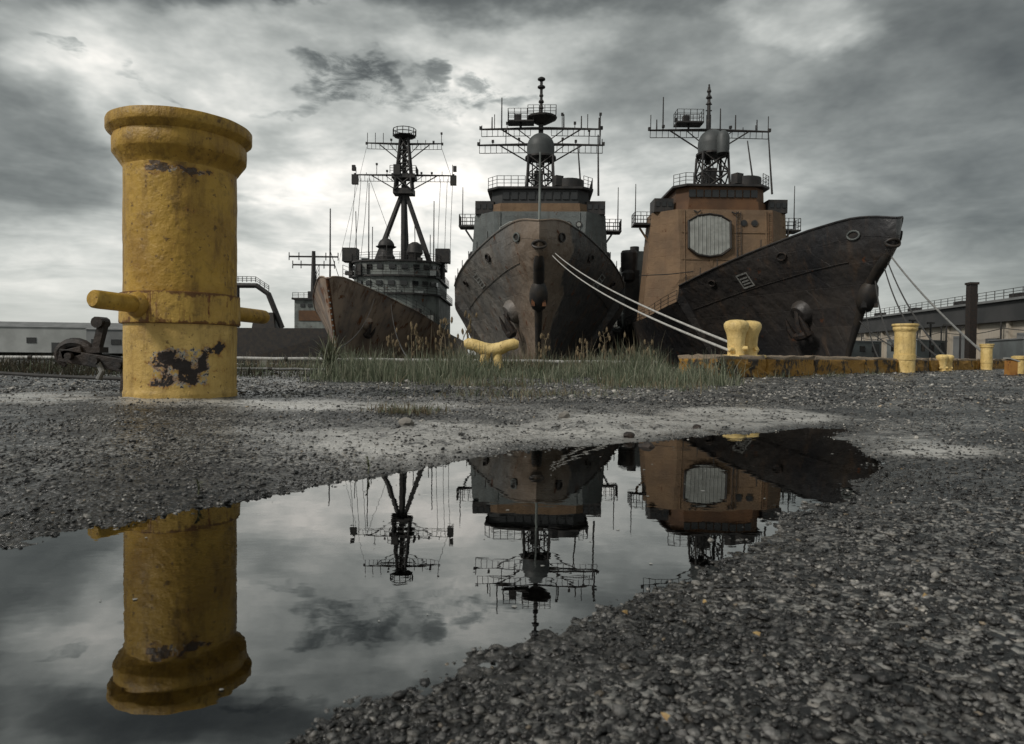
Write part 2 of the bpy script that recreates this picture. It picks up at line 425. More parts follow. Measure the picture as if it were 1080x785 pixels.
def water_mat(name, ior, tint, ripple, rscale, dist):
    m = bpy.data.materials.new(name)
    m.use_nodes = True
    k = NT(m.node_tree)
    co = k.n('ShaderNodeTexCoord').outputs['Object']
    h1 = k.noise(k.vmap(co, (1, 1.8, 1)), rscale, 3, 0.5)
    bp = k.n('ShaderNodeBump', {'Strength': ripple, 'Distance': dist, 'Height': h1})
    fr = k.n('ShaderNodeFresnel', {'IOR': ior, 'Normal': bp.outputs[0]})
    gl = k.n('ShaderNodeBsdfGlossy', {'Color': (0.97, 0.98, 0.97, 1), 'Roughness': 0.0, 'Normal': bp.outputs[0]})
    tr = k.n('ShaderNodeBsdfTransparent', {'Color': (*tint, 1)})
    mx = k.n('ShaderNodeMixShader', {0: fr.outputs[0], 1: tr.outputs[0], 2: gl.outputs[0]})
    k.n('ShaderNodeOutputMaterial', {'Surface': mx.outputs[0]})
    return m


M['ground'] = ground_mat()
M['gravel'] = attr_mat('gravel_stone', 0.28, 0.5, 0.5, 220)
M['grass'] = attr_mat('grass_blade', 0.55, 0.3, trans=0.35)
M['puddle'] = water_mat('puddle_water', 3.0, (0.62, 0.60, 0.55), 0.06, 5.0, 0.004)
M['harbour'] = pmat('harbour_water', (0.015, 0.02, 0.02), (0.012, 0.016, 0.016), 0.1, 0.08, bump=0.3, bscale=2.0, spec=0.5)
M['far_land'] = pmat('far_land', (0.05, 0.05, 0.042), (0.03, 0.032, 0.025), 0.05, 0.9)


# ------------------------------------------------------------------ mesh helpers
class MB:
    def __init__(self):
        self.v, self.f = [], []

    def add(self, vs, fs):
        o = len(self.v)
        self.v += [tuple(p) for p in vs]
        self.f += [tuple(i + o for i in f) for f in fs]
        return self

    def box(self, c, s, rz=0.0, taper=1.0, mat=None):
        """box centred at c with full sizes s; top face scaled by taper"""
        hx, hy, hz = s[0] / 2, s[1] / 2, s[2] / 2
        vs = []
        for z, t in ((-hz, 1.0), (hz, taper)):
            for x, y in ((-hx, -hy), (hx, -hy), (hx, hy), (-hx, hy)):
                vs.append(Vector((x * t, y * t, z)))
        rot = mat or Matrix.Rotation(rz, 3, 'Z')
        vs = [rot @ p + Vector(c) for p in vs]
        return self.add(vs, [(3, 2, 1, 0), (4, 5, 6, 7), (0, 1, 5, 4), (1, 2, 6, 5), (2, 3, 7, 6), (3, 0, 4, 7)])

    def tube(self, pts, rad, n=8, cap=True):
        """tube along a polyline; rad a number or one per point"""
        pts = [Vector(p) for p in pts]
        rr = [rad] * len(pts) if not hasattr(rad, '__len__') else rad
        rings = []
        up = Vector((0, 0, 1))
        prev = None
        for i, p in enumerate(pts):
            d = (pts[min(i + 1, len(pts) - 1)] - pts[max(i - 1, 0)]).normalized()
            if prev is None:
                a = d.cross(up)
                if a.length < 1e-3:
                    a = d.cross(Vector((0, 1, 0)))
            else:
                a = prev - d * prev.dot(d)
            a.normalize()
            prev = a
            b = d.cross(a)
            rings.append([p + (a * math.cos(t) + b * math.sin(t)) * rr[i]
                          for t in (2 * math.pi * j / n for j in range(n))])
        vs = [q for r in rings for q in r]
        fs = []
        for i in range(len(pts) - 1):
            for j in range(n):
                a, b = i * n + j, i * n + (j + 1) % n
                fs.append((a, b, b + n, a + n))
        if cap:
            fs.append(tuple(range(n - 1, -1, -1)))
            o = (len(pts) - 1) * n
            fs.append(tuple(range(o, o + n)))
        return self.add(vs, fs)

    def lathe(self, prof, c=(0, 0, 0), n=48, wob=0.0):
        """prof: (radius, z) from bottom to top, closed with caps"""
        vs = []
        for r, z in prof:
            for j in range(n):
                t = 2 * math.pi * j / n
                k = 1 + wob * math.sin(3 * t + z * 5) + wob * 0.6 * math.sin(7 * t - z * 9)
                vs.append((c[0] + r * k * math.cos(t), c[1] + r * k * math.sin(t), c[2] + z))
        fs = []
        for i in range(len(prof) - 1):
            for j in range(n):
                a, b = i * n + j, i * n + (j + 1) % n
                fs.append((a, b, b + n, a + n))
        fs.append(tuple(range(n - 1, -1, -1)))
        o = (len(prof) - 1) * n
        fs.append(tuple(range(o, o + n)))
        return self.add(vs, fs)

    def prism(self, poly, z0, z1, top=None):
        """vertical prism over a counter-clockwise polygon; top: other polygon for the upper face"""
        n = len(poly)
        top = top or poly
        vs = [(x, y, z0) for x, y in poly] + [(x, y, z1) for x, y in top]
        fs = [tuple(range(n - 1, -1, -1)), tuple(range(n, 2 * n))]
        fs += [(i, (i + 1) % n, n + (i + 1) % n, n + i) for i in range(n)]
        return self.add(vs, fs)

    def dome(self, c, r, n=20, m=8, zs=1.0):
        vs, fs = [], []
        for i in range(m):
            t = i / m * math.pi / 2
            for j in range(n):
                a = 2 * math.pi * j / n
                vs.append((c[0] + r * math.cos(t) * math.cos(a), c[1] + r * math.cos(t) * math.sin(a), c[2] + r * zs * math.sin(t)))
        vs.append((c[0], c[1], c[2] + r * zs))
        for i in range(m - 1):
            for j in range(n):
                a, b = i * n + j, i * n + (j + 1) % n
                fs.append((a, b, b + n, a + n))
        for j in range(n):
            fs.append(((m - 1) * n + j, (m - 1) * n + (j + 1) % n, m * n))
        fs.append(tuple(range(n - 1, -1, -1)))
        return self.add(vs, fs)

    def build(self, name, mat, parent=None, smooth=False, loc=None, bevel=0.0):
        me = bpy.data.meshes.new(name)
        me.from_pydata(self.v, [], self.f)
        me.materials.append(M[mat] if isinstance(mat, str) else mat)
        if smooth:
            me.polygons.foreach_set('use_smooth', [True] * len(me.polygons))
            me.update()
            me.set_sharp_from_angle(angle=R(40))
        me.update()
        o = bpy.data.objects.new(name, me)
        COL.objects.link(o)
        if parent:
            o.parent = parent
        if loc:
            o.location = loc
        if bevel:
            b = o.modifiers.new('bevel', 'BEVEL')
            b.width = bevel
            b.segments = 2
        return o


def tag(o, label, cat, group=None):
    o['label'] = label
    o['category'] = cat
    if group:
        o['group'] = group
    return o


def thing(name, label, cat, loc=(0, 0, 0), rz=0.0, group=None):
    o = bpy.data.objects.new(name, None)
    o.empty_display_size = 0.2
    COL.objects.link(o)
    o.location = loc
    o.rotation_euler = (0, 0, rz)
    return tag(o, label, cat, group)


def fast_mesh(name, V, Fc, mat, tone=None, smooth=False, kind=None):
    """mesh straight from numpy arrays (Fc: all faces the same size)"""
    me = bpy.data.meshes.new(name)
    nf, k = Fc.shape
    me.vertices.add(len(V))
    me.vertices.foreach_set('co', np.ascontiguousarray(V, dtype=np.float32).ravel())
    me.loops.add(nf * k)
    me.loops.foreach_set('vertex_index', np.ascontiguousarray(Fc, dtype=np.int32).ravel())
    me.polygons.add(nf)
    me.polygons.foreach_set('loop_start', np.arange(0, nf * k, k, dtype=np.int32))
    me.update(calc_edges=True)
    if smooth:
        me.polygons.foreach_set('use_smooth', np.ones(nf, dtype=bool))
    if tone is not None:
        at = me.color_attributes.new('tone', 'FLOAT_COLOR', 'POINT')
        rgba = np.ones((len(V), 4), dtype=np.float32)
        rgba[:, :3] = tone
        at.data.foreach_set('color', rgba.ravel())
    me.validate()
    me.materials.append(M[mat])
    o = bpy.data.objects.new(name, me)
    COL.objects.link(o)
    if kind:
        o['kind'] = kind
    return o


# ------------------------------------------------------------------ ground form
def vnoise(x, y, seed=0):
    xi, yi = np.floor(x).astype(np.int64), np.floor(y).astype(np.int64)
    fx, fy = x - xi, y - yi
    fx, fy = fx * fx * (3 - 2 * fx), fy * fy * (3 - 2 * fy)

    def hsh(i, j):
        n = (i * 374761393 + j * 668265263 + seed * 974634773) & 0x7fffffff
        n = ((n ^ (n >> 13)) * 1274126177) & 0x7fffffff
        return ((n ^ (n >> 16)) & 0xffff) / 65535.0
    a, b, c, d = hsh(xi, yi), hsh(xi + 1, yi), hsh(xi, yi + 1), hsh(xi + 1, yi + 1)
    return (a + (b - a) * fx) * (1 - fy) + (c + (d - c) * fx) * fy - 0.5


PUDDLE = [(-1.75, 0.55), (-1.55, 1.0), (-1.25, 1.28), (-1.02, 1.382), (-0.969, 1.478), (-0.899, 1.606), (-0.811, 1.749), (-0.713, 1.868),
          (-0.524, 2.144), (-0.35, 2.347), (-0.175, 2.613), (0.082, 2.891), (0.485, 3.206), (0.951, 3.471),
          (1.324, 3.72), (1.697, 4.001), (1.911, 3.97), (1.605, 3.449), (1.563, 3.126), (1.416, 2.698),
          (1.218, 2.368), (0.962, 2.06), (0.79, 1.882), (0.709, 1.745), (0.536, 1.554), (0.436, 1.402),
          (0.319, 1.275), (0.223, 1.138), (0.15, 1.061), (0.058, 0.979), (-0.021, 0.921), (-0.09, 0.851),
          (-0.151, 0.802), (-0.192, 0.748), (-0.226, 0.66), (-0.30, 0.5), (-0.5, 0.3), (-0.9, 0.12), (-1.5, 0.15)]
PUDDLE2 = [(5.0, 7.7), (5.7, 7.5), (6.5, 7.75), (6.4, 8.15), (5.6, 8.35), (5.1, 8.15)]


def sdist(x, y, poly):
    """signed distance to a polygon, negative inside"""
    P = np.array(poly)
    d2 = np.full(x.shape, 1e9)
    inside = np.zeros(x.shape, bool)
    for i in range(len(P)):
        a, b = P[i], P[(i + 1) % len(P)]
        e = b - a
        t = np.clip(((x - a[0]) * e[0] + (y - a[1]) * e[1]) / (e @ e), 0, 1)
        d2 = np.minimum(d2, (x - a[0] - t * e[0]) ** 2 + (y - a[1] - t * e[1]) ** 2)
        if a[1] != b[1]:
            cond = (a[1] > y) != (b[1] > y)
            inside ^= cond & (x < (b[0] - a[0]) * (y - a[1]) / (b[1] - a[1]) + a[0])
    d = np.sqrt(d2)
    return np.where(inside, -d, d)


def height(x, y, fine=True):
    x = np.asarray(x, float)
    y = np.asarray(y, float)
    near = (np.abs(x) < 9) & (y > -2) & (y < 12)
    d = np.full(x.shape, 5.0)
    d[near] = sdist(x[near], y[near], PUDDLE)
    d2 = np.full(x.shape, 5.0)
    d2[near] = sdist(x[near], y[near], PUDDLE2)
    d = np.where(d2 < 0.35, np.minimum(d, d2), d)
    z = np.where(d > 0, 0.05 * (1 - np.exp(-d / 0.38)), -0.035 * (1 - np.exp(d / 0.22)))
    z += 0.040 * np.exp(-((x + 2.6) ** 2 + (y - 5.2) ** 2) / 3.0) * (d > 0)
    z += 0.030 * vnoise(x * 0.55, y * 0.55, 1) * np.clip(d / 0.8, 0, 1)
    if fine:
        z += 0.022 * vnoise(x * 2.1, y * 2.1, 2) * np.clip(d / 0.3 + 0.3, 0.12, 1)
        z += 0.010 * vnoise(x * 6.3, y * 6.3, 3) + 0.007 * vnoise(x * 17, y * 17, 4)
        z += 0.006 * vnoise(x * 41, y * 41, 5) + 0.004 * vnoise(x * 97, y * 97, 6)
    return z


def gz(x, y):
    return float(height(np.array([x]), np.array([y]))[0])


KA = np.array([3.30, 11.30])                 # near end of the kerb
KD = np.array([0.70, 0.714])
KD = KD / np.linalg.norm(KD)                 # kerb runs this way along the basin


def edge_y(x):
    """far edge of the quay apron"""
    slope = KD[1] / KD[0]
    right = KA[1] + 0.65 + (x - KA[0]) * slope
    left = np.full_like(x, 14.7)
    t = np.clip((x - 1.2) / (3.2 - 1.2), 0, 1)
    return np.minimum(np.where(x > 3.2, right, left * (1 - t) + (KA[1] + 0.97) * t), 400)


NU, NR = 860, 320
u = np.linspace(-1, 1, NU)
gx = 0.26 * np.sinh(7.35 * u)
back = np.array([-60, -25, -10, -4, -1.5, -0.5])
ny = 0.15 + (np.exp(np.linspace(0, 1, NR) * math.log(1 + 10.3 / 0.55)) - 1) * 0.55
far = np.linspace(0, 1, 26)[1:] ** 1.3
GX = np.repeat(gx[None, :], len(back) + NR + len(far), 0)
rows = [np.full(NU, b) for b in back] + [np.full(NU, yv) for yv in ny]
ey = edge_y(gx)
rows += [ny[-1] + f * (ey - ny[-1]) for f in far]
GY = np.array(rows)
GZ = height(GX.ravel(), GY.ravel()).reshape(GX.shape)


def silt(x, y):
    """where drying water left a smooth film of silt: beyond the puddle and in hollows"""
    d = np.full(x.shape, 5.0)
    nr_ = (np.abs(x) < 9) & (y > -1) & (y < 9)
    d[nr_] = sdist(x[nr_], y[nr_], PUDDLE)
    n_ = .9 * vnoise(x * .8, y * .5, 51) + .6 * vnoise(x * 2.3, y * 1.6, 52) + .3 * vnoise(x * 7, y * 6, 53)
    f = np.exp(-((d - .45) / .55) ** 2) * (y > x * .9 + .9) * np.clip((y - 2.3) / .6, 0, 1) * np.clip((x + 1.3) / .9, .15, 1)
    f = f * (.95 + .35 * np.clip((x + .7) / 1.1, 0, 1)) * np.clip(2.6 - x, .3, 1) + .75 * np.exp(-((y - 4.5) / .42) ** 2) * np.clip((.9 - x) / .7, 0, 1)
    return np.clip((f + n_ * .9 - .34) * 2.6, 0, 1) * np.clip((y - 2.0) / .7, 0, 1)


SILT = silt(GX.ravel(), GY.ravel())
V = np.stack([GX.ravel(), GY.ravel(), GZ.ravel()], 1)
nr = GX.shape[0]
ii = (np.arange(nr - 1)[:, None] * NU + np.arange(NU - 1)[None, :]).ravel()
Fq = np.stack([ii, ii + 1, ii + 1 + NU, ii + NU], 1)
# quay face dropping into the basin
last = (nr - 1) * NU
drop = V[last:].copy()
drop[:, 2] = -6
o2 = len(V)
V = np.vstack([V, drop])
jj = np.arange(NU - 1)
Fq = np.vstack([Fq, np.stack([last + jj, last + jj + 1, o2 + jj + 1, o2 + jj], 1)])
SILT = np.concatenate([SILT, np.zeros(len(V) - len(SILT))])
fast_mesh('ground', V, Fq, 'ground', tone=np.repeat(SILT[:, None], 3, 1), smooth=True, kind='structure')

# puddles: level sheets, their outline is where the ground rises through them
for poly, nm in ((PUDDLE, 'puddle'), (PUDDLE2, 'puddle')):
    P = np.array(poly)
    c = P.mean(0)
    Q = c + (P - c) * 1.0
    x0, x1, y0, y1 = P[:, 0].min() - .3, P[:, 0].max() + .3, P[:, 1].min() - .3, P[:, 1].max() + .3
    o = MB().add([(x0, y0, 0), (x1, y0, 0), (x1, y1, 0), (x0, y1, 0)], [(0, 1, 2, 3)]).build(nm, 'puddle')
    o['kind'] = 'structure'

WL = -2.6                                    # water level of the basin
o = MB().add([(-3000, -3000, WL), (3000, -3000, WL), (3000, 3000, WL), (-3000, 3000, WL)], [(0, 1, 2, 3)]).build('harbour_water', 'harbour')
o['kind'] = 'structure'
m = MB()
m.prism([(-700, 330), (-60, 240), (-40, 300), (100, 420), (700, 600), (700, 1500), (-700, 1500)], WL - 1, -0.4)
o = m.build('far_shore', 'far_land')
o['kind'] = 'structure'


# ------------------------------------------------------------------ ships
def interp(xs, ys, x):
    return float(np.interp(x, xs, ys))


def smooth_interp(xs, ys, x):
    """monotone-ish cubic through the points"""
    xs, ys = np.asarray(xs, float), np.asarray(ys, float)
    m_ = np.gradient(ys, xs)
    i = int(np.clip(np.searchsorted(xs, x) - 1, 0, len(xs) - 2))
    h_ = xs[i + 1] - xs[i]
    t = (x - xs[i]) / h_
    t = min(max(t, 0), 1)
    return ((2 * t ** 3 - 3 * t ** 2 + 1) * ys[i] + (t ** 3 - 2 * t ** 2 + t) * h_ * m_[i]
            + (-2 * t ** 3 + 3 * t ** 2) * ys[i + 1] + (t ** 3 - t ** 2) * h_ * m_[i + 1])


class Hull:
    """s metres aft of the bow tip, z in world height, side -1 (picture left) or +1"""
    def __init__(self, ws, wv, zs, zv, stem_z, stem_s, length, wl_ratio, power, deckdrop, thick=0.16):
        self.__dict__.update(locals())

    def top(self, s):
        return interp(self.zs, self.zv, s)

    def half(self, s):
        return max(0.0, smooth_interp(self.ws, self.wv, s)) if s < self.ws[-1] else self.wv[-1]

    def pt(self, s, t, side):
        zt = self.top(s)
        zb = WL - 1.2
        z = zb + t * (zt - zb)
        rake = interp(self.stem_z, self.stem_s, z) * max(0.0, 1 - s / 26.0)
        ratio = interp(*self.wl_ratio, s)
        g = ratio + (1 - ratio) * t ** interp([0, 25, 50], [self.power, self.power, 1.0], s)
        wd = self.half(s) * g
        wd = max(wd, self.thick * (0.35 + 0.65 * t) if s > 0.01 else 0.0)
        return Vector((side * wd, s + rake, z))

    def normal(self, s, t, side):
        a = self.pt(s + 0.3, t, side) - self.pt(max(s - 0.3, 0.02), t, side)
        b = self.pt(s, min(t + 0.03, 1), side) - self.pt(s, t - 0.03, side)
        n = a.cross(b) * side
        n = n.normalized()
        return n if n.x * side > 0 else -n

    def frame(self, s, t, side):
        """matrix with columns along hull (aft), up the plating, outwards"""
        a = (self.pt(s + 0.3, t, side) - self.pt(max(s - 0.3, 0.02), t, side)).normalized()
        n = self.normal(s, t, side)
        b = n.cross(a)
        if b.z < 0:
            b = -b
        return Matrix((a, b, n)).transposed()

    def build(self, parent, mat, step=None):
        st = [0.0, 0.15, 0.35, 0.7, 1.1, 1.6, 2.2, 3, 4, 5, 6, 7.5, 9, 10.5, 12, 14, 16, 18, 19.9]
        st += [20.02, 22, 25, 28, 32, 37, 43, 50, 60, 75, 90, 105]
        st = [s for s in st if s < self.length] + [self.length]
        ts = [0, .12, .24, .34, .44, .54, .63, .72, .80, .87, .93, .97, 1.0]
        m = MB()
        for side in (-1, 1):
            vs = [self.pt(s, t, side) for s in st for t in ts]
            nt = len(ts)
            fs = []
            for i in range(len(st) - 1):
                for j in range(nt - 1):
                    a = i * nt + j
                    q = (a, a + nt, a + nt + 1, a + 1)
                    fs.append(q if side > 0 else q[::-1])
            m.add(vs, fs)
        # transom
        n_ = len(ts)
        o1 = (len(st) - 1) * n_
        o2_ = len(st) * n_ + o1
        m.f += [(o1 + j, o2_ + j, o2_ + j + 1, o1 + j + 1) for j in range(n_ - 1)]
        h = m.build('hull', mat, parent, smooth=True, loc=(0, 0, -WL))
        # weather deck below the bulwark
        d = MB()
        vs, fs = [], []
        for s in st:
            z = self.top(s) - interp(*self.deckdrop, s)
            k = (z - (WL - 1.2)) / (self.top(s) - (WL - 1.2))
            p = self.pt(s, k, 1)
            vs += [(-p.x * 0.995, p.y, z), (p.x * 0.995, p.y, z)]
        for i in range(len(st) - 1):
            fs.append((2 * i, 2 * i + 1, 2 * i + 3, 2 * i + 2))
        d.add(vs, fs)
        d.build('deck', 'mast_dark', parent, loc=(0, 0, -WL))
        # rolled edge along the sheer
        for side in (-1, 1):
            e_ = MB()
            cut = [s for s in st if s <= 19.9]
            e_.tube([self.pt(s, 1.0, side) for s in cut], 0.07, 6)
            e_.build('bulwark_rail', mat, parent, smooth=True, loc=(0, 0, -WL))
        return h


def rail_run(m, pts, hgt=1.0, gap=1.2, r=0.028, wires=3):
    """guard rail: stanchions and wires along a polyline"""
    pts = [Vector(p) for p in pts]
    for a, b in zip(pts[:-1], pts[1:]):
        n = max(1, int(round((b - a).length / gap)))
        for i in range(n + 1):
            p = a.lerp(b, i / n)
            m.tube([p, p + Vector((0, 0, hgt))], r, 5)
        for k in range(wires):
            z = Vector((0, 0, hgt * (k + 1) / wires))
            m.tube([a + z, b + z], r * 0.7, 4)


def plate(m, H, s, t, side, along, up, out=0.03, ds=0.0, dt=0.0, thick=0.05, rot=0.0):
    """thin plate on the hull plating at (s, t), shifted ds along and dt up in metres"""
    f = H.frame(s, t, side)
    c = H.pt(s, t, side) + f @ Vector((ds, dt, out))
    m.box(c, (along, up, thick), mat=f @ Matrix.Rotation(rot, 3, 'Z'))


def anchor(H, parent, s, t, side, hull_mat, scale=1.0, tilt=0.0):
    """stockless anchor housed at its hawse, with bolster"""
    f = H.frame(s, t, side)
    c = H.pt(s, t, side)

    def L(x, y, z):
        return c + f @ Vector((x * scale, y * scale, z * scale))
    a = thingless('anchor', parent)
    m = MB()
    m.tube([L(0, 0.45, -0.3), L(0, 0.45, 0.25), L(0, 0.40, 0.5)], [0.95 * scale, 0.85 * scale, 0.6 * scale], 18)
    m.build('bolster', hull_mat, a, smooth=True)
    m = MB()
    m.tube([L(0, 0.7, 0.45), L(0, -0.2, 0.72), L(0, -0.95, 0.66)], [0.16 * scale, 0.2 * scale, 0.26 * scale], 8)
    m.build('shank', 'black_steel', a, smooth=True)
    m = MB()
    m.tube([L(-1.0, -0.95, 0.6), L(-0.4, -1.05, 0.72), L(0.4, -1.05, 0.72), L(1.0, -0.95, 0.6)],
           [0.14 * scale, 0.3 * scale, 0.3 * scale, 0.14 * scale], 8)
    m.build('crown', 'black_steel', a, smooth=True)
    for sg in (-1, 1):
        m = MB()
        m.tube([L(sg * 0.75, -1.0, 0.7), L(sg * 0.8, -0.4, 0.85), L(sg * 0.72, 0.45, 0.95)],
               [0.26 * scale, 0.22 * scale, 0.04 * scale], 6)
        m.build('fluke', 'black_steel', a, smooth=True)
    return a


def thingless(name, parent):
    """an Empty for a part that has pieces of its own"""
    o = bpy.data.objects.new(name, None)
    COL.objects.link(o)
    o.parent = parent
    o.location = (0, 0, -WL)
    return o


def child(m, name, mat, parent, smooth=False):
    return m.build(name, mat, parent, smooth=smooth, loc=(0, 0, -WL))


CRUISER = dict(ws=[0, .35, .8, 1.5, 3, 5, 7.5, 10, 13, 17, 20, 25, 30, 45, 60, 100],
               wv=[0, .48, .78, 1.2, 2.0, 2.95, 4.0, 4.95, 5.95, 7.0, 7.55, 8.05, 8.2, 8.3, 8.3, 7.0],
               zs=[0, .35, .8, 1.5, 2.4, 5, 10, 14, 17, 20, 20.01, 30, 60, 110],
               zv=[8.50, 8.60, 8.72, 8.82, 8.86, 8.6, 7.9, 7.3, 6.85, 6.5, 5.2, 4.35, 3.6, 3.4],
               stem_z=[-4, 0.4, 3.9, 4.6, 5.45, 6.0, 6.5, 7.0, 7.6, 8.9], stem_s=[6.3, 5.3, 3.35, 2.85, 2.1, 1.3, .6, .18, 0, .05],
               length=112, wl_ratio=([0, 3, 8, 15, 25, 40, 110], [0.10, 0.06, 0.07, 0.16, 0.36, 0.8, 0.97]),
               power=1.15, deckdrop=([0, 19.95, 20.0, 110], [1.15, 1.15, 0.04, 0.04]), thick=0.20)


def lattice(m, base, topp, half_b, half_t, r, bays):
    """four-legged braced tower"""
    b, t = Vector(base), Vector(topp)
    cs = [(-1, -1), (1, -1), (1, 1), (-1, 1)]

    def c(k, f):
        h_ = half_b + (half_t - half_b) * f
        return b.lerp(t, f) + Vector((cs[k][0] * h_, cs[k][1] * h_, 0))
    for k in range(4):
        m.tube([c(k, 0), c(k, 1)], r, 6)
        for i in range(bays):
            f0, f1 = i / bays, (i + 1) / bays
            m.tube([c(k, f0), c((k + 1) % 4, f1)], r * 0.65, 5)
            m.tube([c((k + 1) % 4, f0), c(k, f1)], r * 0.65, 5)
            m.tube([c(k, f1), c((k + 1) % 4, f1)], r * 0.65, 5)


def yard(parent, y, z, half, drop=0.5, slope=0.0, cx=0.0, braces=True, seed=1, whip=()):
    """yardarm with underslung walkway, diagonal struts and aerials"""
    rd = random.Random(seed)
    g = thingless('yardarm', parent)
    m = MB()
    m.tube([(cx - half, y, z - slope), (cx - 1, y, z), (cx + 1, y, z), (cx + half, y, z - slope)], [0.10, 0.17, 0.17, 0.10], 6)
    m.build('spar', 'mast_dark', g)
    m = MB()
    for sg in (-1, 1):
        m.tube([(cx + sg * 1.2, y + .1, z - drop), (cx + sg * (half - .1), y + .1, z - drop - slope * .8)], 0.045, 5)
        n = int(half / 0.75)
        for i in range(n + 1):
            x = cx + sg * (1.2 + (half - 1.3) * i / n)
            m.tube([(x, y, z - slope * i / n), (x, y + .1, z - drop - slope * i / n)], 0.035, 5)
    m.build('footrope', 'mast_dark', g)
    if braces:
        for sg in (-1, 1):
            MB().tube([(cx + sg * half * 0.66, y, z - .1), (cx + sg * 0.9, y, z - 2.3)], 0.085, 6).build('strut', 'mast_dark', g)
            MB().tube([(cx + sg * half * 0.38, y, z - .1), (cx + sg * 0.9, y, z - 1.4)], 0.06, 6).build('strut', 'mast_dark', g)
    for sg in (-1, 1):
        for i in range(4):
            x = cx + sg * half * (0.35 + 0.21 * i)
            hh = rd.choice([0.35, 0.6, 1.1, 1.6])
            m = MB()
            m.tube([(x, y, z), (x, y, z + hh)], 0.05, 5)
            if rd.random() < 0.5:
                m.box((x, y, z + hh), (0.28, 0.28, 0.28))
            m.build('aerial', 'mast_dark', g)
        MB().box((cx + sg * half, y, z + 0.05), (0.3, 0.3, 0.35)).build('yard_lamp', 'mast_dark', g)
    for x, hh in whip:
        MB().tube([(x, y, z), (x, y, z + hh)], [0.085, 0.06], 6).build('whip_aerial', 'mast_dark', g)
    return g


def platform(parent, c, sx, sy, mat='mast_dark', rail=1.0, brace=True, name='platform'):
    g = thingless(name, parent)
    m = MB()
    m.box(c, (sx, sy, 0.16))
    if brace:
        m.tube([(c[0], c[1], c[2] - .08), (c[0], c[1], c[2] - 0.5)], 0.12, 6)
    m.build('floor_plate', mat, g)
    m = MB()
    x0, x1, y0, y1, z = c[0] - sx / 2 + .05, c[0] + sx / 2 - .05, c[1] - sy / 2 + .05, c[1] + sy / 2 - .05, c[2] + .08
    rail_run(m, [(x0, y0, z), (x1, y0, z), (x1, y1, z), (x0, y1, z), (x0, y0, z)], rail, 0.7, 0.04)
    m.build('railing', 'mast_dark', g)
    return g


